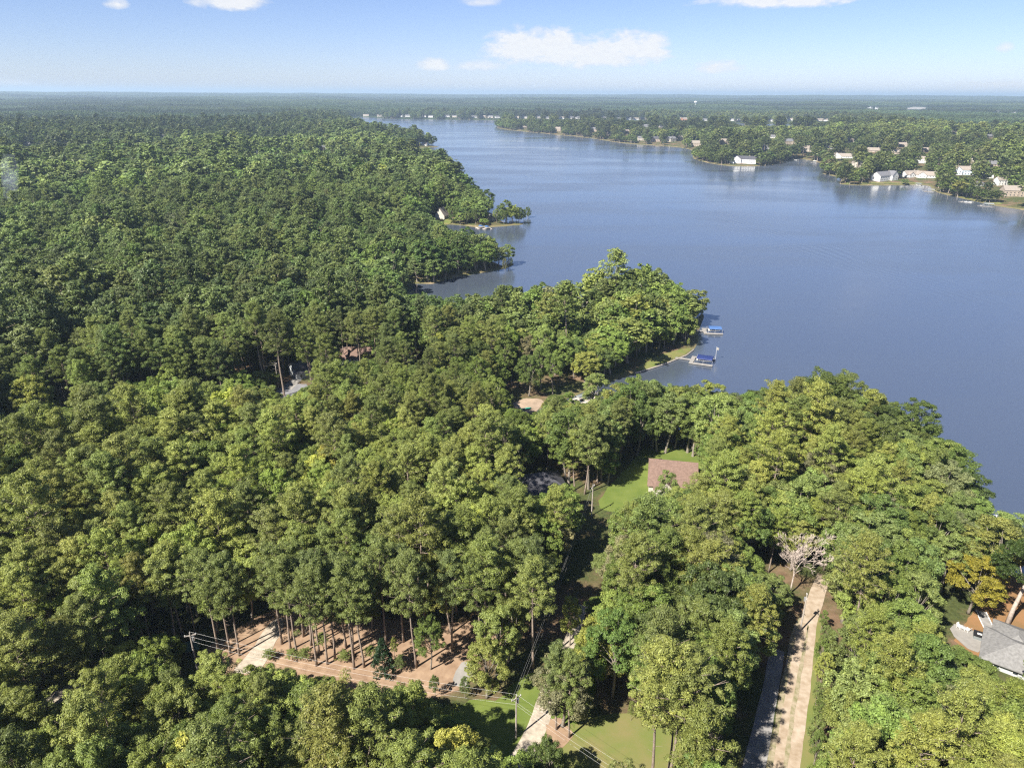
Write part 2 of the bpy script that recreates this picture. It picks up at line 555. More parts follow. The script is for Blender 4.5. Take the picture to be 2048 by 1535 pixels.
def build_ground():
    az = np.concatenate([np.linspace(-math.pi, R(-47), 34)[:-1], np.linspace(R(-47), R(47), 320), np.linspace(R(47), math.pi, 34)[1:-1]])
    r = [4.0]
    while r[-1] < 520:
        r.append(r[-1] + 2.6)
    while r[-1] < 70000:
        r.append(r[-1] * 1.0125)
    r = np.array(r)
    A, RR = np.meshgrid(az, r)
    X, Y = RR * np.sin(A), RR * np.cos(A)
    Z = height(X, Y)
    na, nr = len(az), len(r)
    V = np.stack([X, Y, Z], -1).reshape(-1, 3)
    i, j = np.meshgrid(np.arange(nr - 1), np.arange(na), indexing='ij')
    j2 = (j + 1) % na
    F = np.stack([i * na + j, (i + 1) * na + j, (i + 1) * na + j2, i * na + j2], -1).reshape(-1, 4)[:, ::-1]
    V = np.vstack([V, [[0, 0, h1(0, 0)]]])
    c = len(V) - 1
    jj = np.arange(na)
    T3 = np.stack([np.full(na, c), jj, (jj + 1) % na], 1)[:, ::-1]
    m = bpy.data.materials.new('forest_floor')
    m.use_nodes = True
    T = NT(m.node_tree)
    b = T.t.nodes['Principled BSDF']
    g = T.n('ShaderNodeNewGeometry')
    pos = g.outputs['Position']
    litter = T.ramp(T.noise(pos, 0.35, 9, 0.65), [(0.3, (0.095, 0.062, 0.04)), (0.5, (0.16, 0.105, 0.066)), (0.72, (0.21, 0.145, 0.095))])
    under = T.ramp(T.noise(pos, 1.1, 5, 0.7), [(0.3, (0.028, 0.045, 0.014)), (0.7, (0.08, 0.105, 0.032))])
    litter = T.mix(T.ramp(T.noise(pos, 0.07, 6, 0.65), [(0.38, 0.0), (0.55, 0.9)]), litter, under)
    shore = T.ramp(T.noise(pos, 0.06, 6, 0.7), [(0.35, (0.11, 0.11, 0.04)), (0.55, (0.17, 0.145, 0.075)), (0.68, (0.32, 0.24, 0.15))])
    sp = T.n('ShaderNodeSeparateXYZ')
    T.l(pos, sp.inputs[0])
    col = T.mix(T.ramp(T.math('MULTIPLY', sp.outputs[2], 0.5), [(0.3, 1.0), (0.55, 0.0)]), litter, shore)
    # far off the land is one closed canopy
    ln = T.n('ShaderNodeVectorMath', operation='LENGTH')
    T.l(pos, ln.inputs[0])
    mp = T.n('ShaderNodeMapping')
    mp.inputs['Scale'].default_value = (0.45, 1.0, 1.0)
    T.l(pos, mp.inputs[0])
    can = T.ramp(T.noise(mp.outputs[0], 0.0011, 6, 0.6), [(0.35, (0.014, 0.026, 0.012)), (0.5, (0.028, 0.045, 0.018)), (0.66, (0.058, 0.074, 0.03))])
    can = T.mix(T.ramp(T.noise(pos, 0.02, 5, 0.7), [(0.3, 0.0), (0.7, 0.7)]), can, (0.025, 0.04, 0.015))
    farf = T.math('MULTIPLY', T.math('SUBTRACT', ln.outputs['Value'], 2500.0), 1 / 1200, clamp=True)
    T.l(T.mix(farf, col, can), b.inputs['Base Color'])
    b.inputs['Roughness'].default_value = 0.95
    b.inputs['Specular IOR Level'].default_value = 0.1
    bp = T.n('ShaderNodeBump')
    bp.inputs['Strength'].default_value = 0.6
    bp.inputs['Distance'].default_value = 0.25
    T.l(T.noise(pos, 1.6, 6, 0.7), bp.inputs['Height'])
    T.l(bp.outputs[0], b.inputs['Normal'])
    o = link('ground', np_mesh('ground', V, [F, T3], m, smooth=True))
    tag(o, 'leaf-littered forest floor rolling away to the wooded horizon', kind='structure')


build_ground()


def build_water():
    m = bpy.data.materials.new('lake_water')
    m.use_nodes = True
    T = NT(m.node_tree)
    b = T.t.nodes['Principled BSDF']
    b.inputs['Base Color'].default_value = (0.062, 0.077, 0.104, 1)
    b.inputs['IOR'].default_value = 2.2
    b.inputs['Specular IOR Level'].default_value = 0.9
    g = T.n('ShaderNodeNewGeometry')
    pos = g.outputs['Position']
    mp = T.n('ShaderNodeMapping')
    mp.inputs['Rotation'].default_value = (0, 0, R(28))
    mp.inputs['Scale'].default_value = (0.32, 1.0, 1.0)
    T.l(pos, mp.inputs[0])
    lanes = T.noise(mp.outputs[0], 0.012, 4, 0.55, 0.6)
    calm = T.ramp(lanes, [(0.40, 0.25), (0.60, 1.0)])
    T.l(T.ramp(lanes, [(0.38, 0.12), (0.60, 0.23)]), b.inputs['Roughness'])
    mp2 = T.n('ShaderNodeMapping')
    mp2.inputs['Rotation'].default_value = (0, 0, R(-20))
    mp2.inputs['Scale'].default_value = (0.5, 1.0, 1.0)
    T.l(pos, mp2.inputs[0])
    w1 = T.noise(mp2.outputs[0], 0.55, 3, 0.55)
    w2 = T.noise(mp2.outputs[0], 0.13, 2, 0.5)
    hgt = T.math('ADD', T.math('MULTIPLY', w1, 0.35), T.math('MULTIPLY', w2, 0.5))
    for (xa, ya), (xb, yb), wid, amp in ((at_z(1010, 338), at_z(1500, 430), 14, 1.0), (at_z(1330, 400), at_z(1960, 590), 16, 1.0), (at_z(1560, 470), at_z(2048, 640), 22, .8),
                                         (at_z(1200, 470), at_z(2100, 520), 18, .6)):      # spreading boat wakes
        L = math.hypot(xb - xa, yb - ya)
        c_, s_ = (xb - xa) / L, (yb - ya) / L
        spx = T.n('ShaderNodeSeparateXYZ')
        T.l(pos, spx.inputs[0])
        dd = T.math('ADD', T.math('MULTIPLY', T.math('SUBTRACT', spx.outputs[0], xa), -s_), T.math('MULTIPLY', T.math('SUBTRACT', spx.outputs[1], ya), c_))
        tt = T.math('ADD', T.math('MULTIPLY', T.math('SUBTRACT', spx.outputs[0], xa), c_), T.math('MULTIPLY', T.math('SUBTRACT', spx.outputs[1], ya), s_))
        dd = T.math('ADD', dd, T.math('MULTIPLY', T.noise(pos, .006, 2), 60))
        dd = T.math('SUBTRACT', dd, 30)
        env = T.math('POWER', 2.718, T.math('MULTIPLY', T.math('POWER', T.math('ABSOLUTE', T.math('DIVIDE', dd, wid)), 2), -1))
        env = T.math('MULTIPLY', env, T.math('MULTIPLY', T.math('DIVIDE', tt, L * .2, clamp=True), T.math('DIVIDE', T.math('SUBTRACT', L, tt), L * .3, clamp=True)))
        hgt = T.math('ADD', hgt, T.math('MULTIPLY', T.math('MULTIPLY', T.math('SINE', T.math('MULTIPLY', dd, .9)), env), amp))
    bp = T.n('ShaderNodeBump')
    bp.inputs['Distance'].default_value = 0.35
    T.l(T.math('MULTIPLY', calm, 0.13), bp.inputs['Strength'])
    T.l(hgt, bp.inputs['Height'])
    T.l(bp.outputs[0], b.inputs['Normal'])
    X = 9000
    V = [(-X, -1200, 0), (X, -1200, 0), (X, X, 0), (-X, X, 0)]
    # a grid keeps shading precise far away
    n = 24
    xs, ys = np.linspace(-3500, 6500, n), np.linspace(-400, 5200, n)
    XX, YY = np.meshgrid(xs, ys)
    V = np.stack([XX, YY, np.zeros_like(XX)], -1).reshape(-1, 3)
    i, j = np.meshgrid(np.arange(n - 1), np.arange(n - 1), indexing='ij')
    F = np.stack([i * n + j, i * n + j + 1, (i + 1) * n + j + 1, (i + 1) * n + j], -1).reshape(-1, 4)
    o = link('lake_water', np_mesh('lake_water', V, F, m))
    tag(o, 'broad blue lake with faint wind lanes between wooded shores', kind='structure')


build_water()

# ------------------------------------------------------------------ haze over the whole place
hz = bpy.data.materials.new('haze')
hz.use_nodes = True
HT = NT(hz.node_tree)
HT.t.nodes.clear()
pv = HT.n('ShaderNodeVolumePrincipled')
pv.inputs['Color'].default_value = (0.62, 0.80, 1.0, 1)
pv.inputs['Density'].default_value = 7.5e-5
pv.inputs['Anisotropy'].default_value = 0.2
ho = HT.n('ShaderNodeOutputMaterial')
HT.l(pv.outputs[0], ho.inputs['Volume'])
hm = MB().box(-72000, 72000, -72000, 72000, -6.0, 230.0)
ho_ = hm.build('haze', hz)
tag(ho_, 'thin blue summer haze over lake and forest', kind='stuff')


# ------------------------------------------------------------------ draped sheets: roads, drives, lawns
def resample(P, step):
    P = np.asarray(P, float)
    out = []
    for a, b in zip(P[:-1], P[1:]):
        n = max(1, int(np.hypot(*(b - a)) / step))
        out += [a + (b - a) * k / n for k in range(n)]
    out.append(P[-1])
    return np.array(out)


def smooth_line(P, n=2):
    P = np.asarray(P, float)
    for _ in range(n):
        Q = [P[0]]
        for a, b in zip(P[:-1], P[1:]):
            Q += [a * 0.75 + b * 0.25, a * 0.25 + b * 0.75]
        Q.append(P[-1])
        P = np.array(Q)
    return P


def strip(name, pix, width, m, dz, label, world_pts=None, rough=0.12, across=5):
    P = np.array(world_pts if world_pts is not None else [at(*p)[:2] for p in pix])
    P = resample(smooth_line(P), 1.6)
    d = np.gradient(P, axis=0)
    d /= np.maximum(np.linalg.norm(d, axis=1), 1e-6)[:, None]
    nrm = np.stack([-d[:, 1], d[:, 0]], 1)
    w = np.interp(np.linspace(0, 1, len(P)), np.linspace(0, 1, len(width)), width) if isinstance(width, (list, tuple)) else np.full(len(P), width)
    cols = []
    for k in range(across):
        f = k / (across - 1) - 0.5
        j = np.convolve(RNG.normal(0, rough * 3.2, len(P) + 8), np.ones(9) / 9, 'valid') if k in (0, across - 1) else 0
        cols.append(P + nrm * (w * f + j)[:, None])
    G = np.stack(cols, 1)
    Z = height(G[..., 0], G[..., 1]) + dz
    V = np.concatenate([G, Z[..., None]], -1).reshape(-1, 3)
    i, j = np.meshgrid(np.arange(len(P) - 1), np.arange(across - 1), indexing='ij')
    F = np.stack([i * across + j, i * across + j + 1, (i + 1) * across + j + 1, (i + 1) * across + j], -1).reshape(-1, 4)[:, ::-1]
    o = link(name, np_mesh(name, V, F, m, smooth=True))
    me = o.data
    if me.polygons[0].normal.z < 0:
        me.flip_normals()
    tag(o, label, kind='structure')
    return P


def patch(name, pix, m, dz, label, jitter=0.5, step=2.0):
    P = np.array([at(*p)[:2] for p in pix])
    P = resample(np.vstack([chaikin(P, 1), chaikin(P, 1)[:1]]), 1.4)[:-1]
    P = P + RNG.normal(0, jitter * 0.4, P.shape)
    lo, hi = P.min(0), P.max(0)
    gx, gy = np.meshgrid(np.arange(lo[0], hi[0], step), np.arange(lo[1], hi[1], step))
    G = np.stack([gx.ravel(), gy.ravel()], 1)
    G = G[in_poly(G, P)]
    pts = [Vector(p) for p in P] + [Vector(p) for p in G]
    res = delaunay_2d_cdt(pts, [], [list(range(len(P)))], 1, 1e-4)
    XY = np.array([(v.x, v.y) for v in res[0]])
    Z = height(XY[:, 0], XY[:, 1]) + dz
    me = bpy.data.meshes.new(name)
    me.from_pydata([tuple(p) for p in np.column_stack([XY, Z])], [], [tuple(f) for f in res[2]])
    me.materials.append(m)
    me.polygons.foreach_set('use_smooth', [True] * len(me.polygons))
    me.update()
    if len(me.polygons) and me.polygons[0].normal.z < 0:
        me.flip_normals()
    o = link(name, me)
    tag(o, label, kind='structure')
    return P


patch('pine_straw_bed', [(385, 1330), (400, 1300), (470, 1260), (520, 1225), (600, 1215), (700, 1235), (820, 1240), (930, 1250), (1000, 1215), (1050, 1270), (990, 1300),
                         (945, 1325), (935, 1375), (860, 1400), (720, 1400), (600, 1380), (480, 1360)], M_STRAW, 0.06, 'open bed of tan pine straw under tall bare pine trunks')
patch('gravel_pad', [(462, 1345), (496, 1315), (514, 1280), (536, 1248), (558, 1232), (572, 1242), (556, 1275), (540, 1310), (516, 1345)], M_LIMEROCK, 0.11,
      'pale gravel driveway crossing the pine straw bed')
patch('driveway', [(900, 1370), (915, 1335), (925, 1322), (945, 1325), (945, 1350), (935, 1375)], M_CONC, 0.11, 'short pale driveway beside the round green tree')
patch('lawn', [(900, 1420), (950, 1395), (1000, 1400), (1040, 1350), (1100, 1340), (1150, 1300), (1200, 1330), (1180, 1450), (1100, 1480), (1020, 1540), (960, 1460)], M_LAWN, 0.06,
      'mown strip of grass round the roadside utility pole')
patch('lawn', [(1060, 1540), (1090, 1475), (1150, 1440), (1230, 1425), (1310, 1425), (1400, 1440), (1450, 1520), (1440, 1620), (1120, 1620)], M_LAWN2, 0.06,
      'patchy lawn with bare spots at the bottom of the photo')
patch('pine_straw_bed', [(1092, 1462), (1102, 1430), (1125, 1440), (1150, 1468), (1130, 1490), (1100, 1500)], M_STRAW, 0.10, 'small reddish straw bed between gravel track and patchy lawn')
strip('gravel_track', [(1010, 1560), (1040, 1520), (1062, 1480), (1078, 1445), (1090, 1410), (1102, 1370), (1118, 1330), (1145, 1270), (1165, 1210)], [4.2, 3.6, 3.0, 2.6], M_LIMEROCK, 0.10,
      'narrow pale gravel track past the roadside utility pole')
strip('gravel_road', [(1564, 1600), (1572, 1535), (1586, 1440), (1598, 1360), (1608, 1290), (1619, 1235), (1635, 1190), (1648, 1150)], [4.8, 4.5, 4.0, 3.6, 3.2], M_GRAVEL, 0.10,
      'sunlit tan gravel road with worn wheel tracks')
strip('worn_grass_strip', [(1564, 1600), (1572, 1535), (1586, 1440), (1598, 1360), (1608, 1290), (1615, 1250)], [0.4, 0.3, 0.25], M_TRACKGRASS, 0.13, 'ragged grass strip down the middle of the gravel road', rough=0.25, across=3)
strip('grass_verge', [(1534, 1600), (1545, 1535), (1562, 1440), (1574, 1360), (1586, 1290), (1600, 1235)], [2.4, 2.2, 2.0, 1.6], M_TRACKGRASS, 0.07, 'dry grass verge between the grey lane and the gravel road', rough=0.3)
strip('grass_verge', [(1600, 1600), (1608, 1535), (1618, 1440), (1625, 1360), (1630, 1290), (1638, 1235)], [2.6, 2.4, 2.0, 1.6], M_LAWN2, 0.07, 'green verge along the right side of the gravel road', rough=0.4)
strip('lane', [(1488, 1600), (1506, 1535), (1528, 1440), (1542, 1380), (1550, 1340), (1558, 1300)], [3.6, 3.4, 3.0, 2.4], M_SHADEROAD, 0.10, 'grey lane in the tree shade left of the gravel road')
patch('lawn', [(1190, 1010), (1215, 975), (1260, 930), (1290, 890), (1330, 885), (1400, 905), (1405, 960), (1300, 1000), (1230, 1030)], M_LAWN, 0.06, 'bright green lawn beside the brown roofed house')
patch('mulch_ground', [(1900, 1290), (1930, 1250), (1960, 1200), (2000, 1150), (2100, 1130), (2140, 1250), (2140, 1330), (2000, 1330)], M_CLAY, 0.06, 'orange mulch ground round the big pale trunk')
strip('garden_path', [(1990, 1280), (1978, 1256), (1970, 1240), (1962, 1222)], 2.0, M_SHADEROAD, 0.12, 'grey garden path with white edging leading to the lake', rough=0.0)
patch('patio', [(1895, 1262), (1912, 1243), (1960, 1268), (1972, 1290), (1950, 1310)], M_CONC, 0.14, 'pale concrete patio beside the light grey roof', jitter=0.0)
patch('turning_circle', [(545, 795), (556, 776), (590, 768), (620, 768), (625, 790), (590, 810), (560, 815)], M_ASPH, 0.08, 'grey asphalt turning circle at the end of the wooded road')
strip('road', [(600, 795), (560, 800), (480, 806), (380, 808), (280, 815), (180, 835), (60, 880), (-60, 950)], 6.0, M_ASPH, 0.10, 'asphalt road hidden behind the crowns along the dark pine wall')
strip('driveway', [(570, 778), (590, 762), (606, 748), (622, 735)], [5.5, 4, 3.4], M_CONC, 0.12, 'pale concrete driveway rising to the shaded grey house')
patch('lawn', [(700, 705), (715, 692), (745, 685), (760, 692), (740, 712)], M_LAWN, 0.06, 'bright sunlit lawn behind the brown roofs')
patch('beach', [(1020, 812), (1035, 800), (1060, 795), (1090, 800), (1085, 812), (1068, 824), (1045, 826)], M_SAND, 0.06, 'small tan beach at the head of the cove')
patch('lawn', [(1268, 742), (1290, 725), (1330, 705), (1370, 697), (1386, 697), (1372, 708), (1330, 725), (1290, 739)], M_LAWN2, 0.06, 'strip of grass behind the stone sea wall on the cove')
patch('gravel_pad', [(90, 1402), (110, 1380), (150, 1365), (175, 1368), (165, 1385), (125, 1405)], M_LIMEROCK, 0.08, 'pale gravel glimpsed between crowns near the bottom left corner')
strip('driveway', [(640, 1092), (670, 1086), (700, 1088), (720, 1096)], 3.5, M_CONC, 0.08, 'pale driveway glimpsed between crowns above the pine straw bed')
patch('field', [(1806, 219), (1820, 214.2), (1850, 214.2), (1858, 219)], M_CONC, 0.5, 'pale cleared field far away near the right horizon', step=60.0)

for px, lb in (((1680, 369), (1740, 365), (1800, 366), (1850, 364), (1840, 370), (1700, 370.6)), 'lawn strip below the large white gabled mansion'), (((1895, 390), (1940, 392), (1990, 400), (2010, 412), (1960, 404), (1920, 395)), 'sloping lawn below the pinkish stone house'), (((1440, 329), (1480, 331), (1540, 330), (1545, 332), (1470, 332.6)), 'lawn edge round the rounded lake point'), (((880, 440), (900, 438), (905, 446), (885, 450)), 'small lawn beside the steep roofed cream house'):
    patch('lawn', px, M_LAWN2, 0.25, lb, step=8.0)
# ------------------------------------------------------------------ trees
def unit(v):
    return v / np.maximum(np.linalg.norm(v, axis=-1, keepdims=True), 1e-9)


def leaf_quads(C, N, L, Wd, rng, axis=None):
    """one bent-free quad per centre C with normal N, long axis random in the plane (or near AXIS)"""
    n = len(C)
    a = rng.normal(size=(n, 3)) if axis is None else axis + rng.normal(size=(n, 3)) * 0.35
    u = unit(a - (a * N).sum(1, keepdims=True) * N)
    v = np.cross(N, u)
    L = (L * rng.uniform(0.7, 1.35, n))[:, None]
    Wd = (Wd * rng.uniform(0.7, 1.3, n))[:, None]
    V = np.stack([C - u * L * .5, C + v * Wd * .5, C + u * L * .5, C - v * Wd * .5], 1).reshape(-1, 3)
    F = np.arange(4 * n).reshape(n, 4)
    return V, F


def clump_leaves(centres, radii, per, L, Wd, rng, up=0.25, flat=0.75, wild=0.55, axis_out=False):
    """leaves spread over the outer part of small clumps; their normals follow the clump, so clumps get a lit and a dark side"""
    C = np.repeat(np.asarray(centres), per, 0)
    Rr = np.repeat(np.asarray(radii), per)[:, None]
    d = unit(rng.normal(size=C.shape) + np.array([0, 0, up]))
    rr = rng.uniform(0.35, 1.0, (len(C), 1)) ** 0.6
    P = C + d * rr * Rr * np.array([1, 1, flat])
    N = unit(d + rng.normal(size=C.shape) * wild + np.array([0, 0, 0.5]))
    return leaf_quads(P, N, L, Wd, rng, axis=d if axis_out else None)


def trunk_mb(H, r0, bend, rng, top=0.95, n=8):
    mb = MB()
    ang = rng.uniform(0, 6.28)
    pts, rad = [], []
    for k in range(n + 1):
        t = k / n
        off = bend * math.sin(t * 2.2) + 0.12 * math.sin(t * 9 + ang)
        pts.append((off * math.cos(ang), off * math.sin(ang), -0.6 + t * (H * top + 0.6)))
        rad.append(r0 * ((1 - t) ** 0.8 * 0.88 + 0.1) * (1.35 if k == 0 else 1))
    mb.tube(pts, rad, 7)
    P = np.array(pts)

    def along(z):
        return np.array([np.interp(z, P[:, 2], P[:, i]) for i in range(3)])
    return mb, along


def pine(seed, H=25.0, Rc=3.9, base=0.52, lod=0):
    """loblolly pine: bare pole, tiered limbs that carry rounded needle tufts"""
    rng = np.random.default_rng(seed)
    mb, along = trunk_mb(H, 0.27, rng.uniform(0.1, 0.7), rng)
    nl = 46
    cen, rad = [], []
    lop = rng.uniform(0, 6.28)
    for k in range(nl):
        t = (k + rng.uniform(0, 1)) / nl
        z = H * (base + (1 - base) * t ** 0.92) - 0.5
        prof = (0.42 + 0.9 * math.sin(math.pi * min(1, 0.24 + 0.78 * t) ** 1.05)) * (1 - 0.25 * t)
        a = k * 2.4 + rng.uniform(-.5, .5)
        ln = Rc * prof * rng.uniform(0.62, 1.12) * (1 + 0.2 * math.cos(a - lop))
        el = R(rng.uniform(2, 22) + 42 * t)
        o = along(z)
        d = np.array([math.cos(a) * math.cos(el), math.sin(a) * math.cos(el), math.sin(el)])
        tip = o + d * ln
        mid = o + d * ln * 0.5 - np.array([0, 0, 0.15])
        if lod == 0 or k % 3 == 0:
            mb.tube([o, mid, tip], [0.075 * (1.15 - t), 0.05, 0.02], 3, cap=False)
        nb = 4 if ln > 2.0 else 3
        for b in range(nb):
            f = 1.0 - 0.22 * b
            side = np.cross(d, [0, 0, 1]) * rng.uniform(-.34, .34) * ln
            cen.append(o + d * ln * f + side + np.array([0, 0, rng.uniform(-.1, .5)]))
            rad.append(rng.uniform(0.55, 0.95))
    top = along(H * 0.95)
    for k in range(5):
        cen.append(top + np.array([rng.uniform(-.6, .6), rng.uniform(-.6, .6), rng.uniform(-.2, .9)]))
        rad.append(0.7)
    for k in range(6):                       # dead stubs on the clear trunk
        z = H * rng.uniform(0.28, base)
        a = rng.uniform(0, 6.28)
        o = along(z)
        mb.tube([o, o + np.array([math.cos(a), math.sin(a), 0.15]) * rng.uniform(0.5, 1.5)], [0.035, 0.012], 3, cap=False)
    per, L, Wd = ((100, .34, .12), (20, .74, .30), (4, 1.6, 1.0))[lod]
    V, F = clump_leaves(cen, np.array(rad) * (1, 1, 1.15)[lod], per, L, Wd, rng, up=0.5, flat=0.7, wild=(.45, .38, .25)[lod], axis_out=True)
    return mb, (V, F)


def broadleaf(seed, H=19.0, Rc=4.9, base=0.28, lod=0, lobes=20, flatness=1.0):
    """oak-like crown: limbs fork into lobes, lobes carry leaf clumps"""
    rng = np.random.default_rng(seed)
    mb, along = trunk_mb(H, 0.33, rng.uniform(0.2, 1.0), rng, top=0.72)
    zc = H * (base + (1 - base) * 0.46)
    hz_ = H * (1 - base) * 0.5
    cen, rad = [], []
    for k in range(lobes):
        g = (k + 0.5) / lobes
        cz = 1 - 1.75 * g                    # from the top down to the lower rim
        a = k * 2.39996 + rng.uniform(-.4, .4)
        s = math.sqrt(max(0.0, 1 - cz * cz))
        rr = rng.uniform(0.62, 0.86)
        lc = np.array([math.cos(a) * s * Rc * rr, math.sin(a) * s * Rc * rr, zc + cz * hz_ * rng.uniform(.68, .92) * flatness])
        lr = rng.uniform(1.15, 1.95) * Rc / 4.9
        o = along(H * base + (lc[2] - H * base) * 0.35)
        if lod == 0 or k % 3 == 0:
            mid = (o + lc) / 2 + rng.normal(size=3) * 0.25
            mb.tube([o, mid, lc], [0.12, 0.08, 0.03], 3, cap=False)
        nc = 15
        d = unit(rng.normal(size=(nc, 3)) + np.array([0, 0, 0.45]) + 0.5 * unit((lc - np.array([0, 0, zc]))[None]))
        cen.append(lc + d * lr * rng.uniform(0.55, 1.0, (nc, 1)))
        rad.append(rng.uniform(0.45, 0.85, nc))
    cen, rad = np.vstack(cen), np.concatenate(rad)
    per, L, Wd = ((74, .265, .195), (10, .72, .54), (3, 1.6, 1.2))[lod]
    if lod == 2:
        sel = rng.permutation(len(cen))[:170]
        cen, rad = cen[sel], rad[sel]
    V, F = clump_leaves(cen, rad, per, L, Wd, rng, up=0.35, flat=0.8, wild=(.4, .34, .22)[lod])
    return mb, (V, F)


def tree_meshes(name, maker, bark, leaf, **kw):
    mb, (V, F) = maker(**kw)
    tm = mb.mesh(name + '_trunk', bark, True)
    cm = np_mesh(name + '_crown', V, F, leaf)
    return tm, cm


def tree_joined(name, maker, bark, leaf, **kw):
    mb, (V, F) = maker(**kw)
    tv = np.array(mb.v)
    f4 = np.array([f for f in mb.f if len(f) == 4])
    V2 = np.vstack([tv, V])
    F2 = np.vstack([f4, F + len(tv)])
    me = np_mesh(name, V2, F2, [bark, leaf], np.concatenate([np.zeros(len(f4)), np.ones(len(F))]))
    return bpy.data.objects.new(name, me)


PINE_KW = [dict(seed=100 + i, H=h, Rc=r, base=b) for i, (h, r, b) in enumerate(
    [(25, 4.2, .52), (26, 3.8, .56), (23, 4.4, .48), (25, 4.6, .55), (22, 3.9, .45), (27, 4.3, .6)])]
BROAD_KW = [dict(seed=200 + i, H=h, Rc=r, base=b, lobes=l, flatness=fl) for i, (h, r, b, l, fl) in enumerate(
    [(19, 4.9, .26, 20, 1), (20, 5.2, .3, 22, 1), (18, 4.4, .24, 18, 1.05), (21, 5.0, .34, 20, .95), (17, 5.0, .22, 20, 1), (20, 4.4, .3, 18, 1.1)])]
PINES = [tree_meshes('pine', pine, M_BARK, M_NEEDLE, **k) for k in PINE_KW]
BROADS = [tree_meshes('broadleaf', broadleaf, M_BARK2, M_LEAF, **k) for k in BROAD_KW]
NP_, NB_ = len(PINES), len(BROADS)


def source_collection(name, lod):
    c = bpy.data.collections.new(name)
    for i, k in enumerate(PINE_KW):
        c.objects.link(tree_joined('a%02d_%s' % (i, name), pine, M_BARK, M_NEEDLE, lod=lod, **k))
    for i, k in enumerate(BROAD_KW):
        c.objects.link(tree_joined('b%02d_%s' % (i, name), broadleaf, M_BARK2, M_LEAF, lod=lod, **k))
    return c


SRC = [source_collection('wood_near', 0), source_collection('wood_mid', 1), source_collection('wood_far', 2)]


def canopy_patch(seed, size=64.0):
    """a piece of closed canopy far off: some 70 coarse crowns"""
    rng = np.random.default_rng(seed)
    cen, rad = [], []
    for k in range(80):
        x, y = rng.uniform(-size / 2, size / 2, 2)
        h = rng.uniform(14, 23)
        r = rng.uniform(3.2, 5.0)
        for q in range(7):
            d = unit(rng.normal(size=3) + np.array([0, 0, .5]))
            cen.append(np.array([x, y, h - 3]) + d * np.array([r * .6, r * .6, 3.2]))
            rad.append(2.0)
    V, F = clump_leaves(cen, rad, 3, 3.2, 2.4, rng, up=.5, wild=.25)
    o = bpy.data.objects.new('canopy%02d' % seed, np_mesh('canopy', V, F, M_LEAF))
    return o


CAN = bpy.data.collections.new('wood_horizon')
for s in range(5):
    CAN.objects.link(canopy_patch(s))


def scatter(name, P, rot, scl, idx, tint, coll, label, cat='forest'):
    n = len(P)
    me = bpy.data.meshes.new(name)
    me.vertices.add(n)
    me.vertices.foreach_set('co', np.asarray(P, np.float32).ravel())
    for an, ty, dat, key in (('rot', 'FLOAT_VECTOR', rot, 'vector'), ('scl', 'FLOAT_VECTOR', scl, 'vector'), ('vidx', 'INT', idx, 'value')):
        a = me.attributes.new(an, ty, 'POINT')
        a.data.foreach_set(key, np.asarray(dat, np.int32 if ty == 'INT' else np.float32).ravel())
    a = me.attributes.new('tint', 'FLOAT_COLOR', 'POINT')
    a.data.foreach_set('color', np.column_stack([tint, np.ones(n)]).astype(np.float32).ravel())
    me.update()
    o = link(name, me)
    gn = bpy.data.node_groups.new(name, 'GeometryNodeTree')
    gn.interface.new_socket('Geometry', in_out='INPUT', socket_type='NodeSocketGeometry')
    gn.interface.new_socket('Geometry', in_out='OUTPUT', socket_type='NodeSocketGeometry')
    gi, go = gn.nodes.new('NodeGroupInput'), gn.nodes.new('NodeGroupOutput')
    ci = gn.nodes.new('GeometryNodeCollectionInfo')
    ci.inputs['Collection'].default_value = coll
    ci.inputs['Separate Children'].default_value = True
    ci.inputs['Reset Children'].default_value = True
    ip = gn.nodes.new('GeometryNodeInstanceOnPoints')
    ip.inputs['Pick Instance'].default_value = True

    def named(a, ty):
        nd = gn.nodes.new('GeometryNodeInputNamedAttribute')
        nd.data_type = ty
        nd.inputs['Name'].default_value = a
        return nd.outputs['Attribute']
    L = gn.links.new
    L(gi.outputs[0], ip.inputs['Points'])
    L(ci.outputs[0], ip.inputs['Instance'])
    L(named('vidx', 'INT'), ip.inputs['Instance Index'])
    L(named('rot', 'FLOAT_VECTOR'), ip.inputs['Rotation'])
    L(named('scl', 'FLOAT_VECTOR'), ip.inputs['Scale'])
    L(ip.outputs[0], go.inputs[0])
    md = o.modifiers.new('scatter', 'NODES')
    md.node_group = gn
    tag(o, label, cat, kind='stuff')
    return o


# ------------------------------------------------------------------ tints (albedo) of the kinds of tree
TINT_GAIN = 2.02
PINE_T = np.array([(.070, .087, .020), (.078, .095, .022), (.060, .076, .020), (.084, .101, .024)]) * TINT_GAIN
BROAD_T = {'mid green': [(.074, .102, .018), (.080, .108, .021), (.068, .095, .018)],
           'dark green': [(.052, .073, .015), (.056, .077, .017)],
           'light green': [(.090, .116, .027), (.096, .121, .028)],
           'yellow-green': [(.112, .136, .026), (.128, .143, .027), (.105, .130, .026)],
           'yellow': [(.215, .19, .03), (.20, .18, .035)],
           'brownish green': [(.098, .098, .038), (.09, .095, .034)]}
BROAD_T = {k: [(t[0] * TINT_GAIN * .98, t[1] * TINT_GAIN * .97, t[2] * TINT_GAIN * 1.3) for t in v] for k, v in BROAD_T.items()}
PINE_T = PINE_T * np.array([1.0, 1.0, 1.2])
# ------------------------------------------------------------------ built things
KEEP = []      # parts of the picture where the ground, a roof or a pole shows: no random crown may stand in the way
SUNNY = []     # ground that lies in the sun: no random crown may throw its shade there
NOTRUNK = []   # footprints (world) with no random tree


def box_poly(cx, cy, w, h):
    return [(cx - w / 2, cy - h), (cx + w / 2, cy - h), (cx + w / 2, cy), (cx - w / 2, cy)]


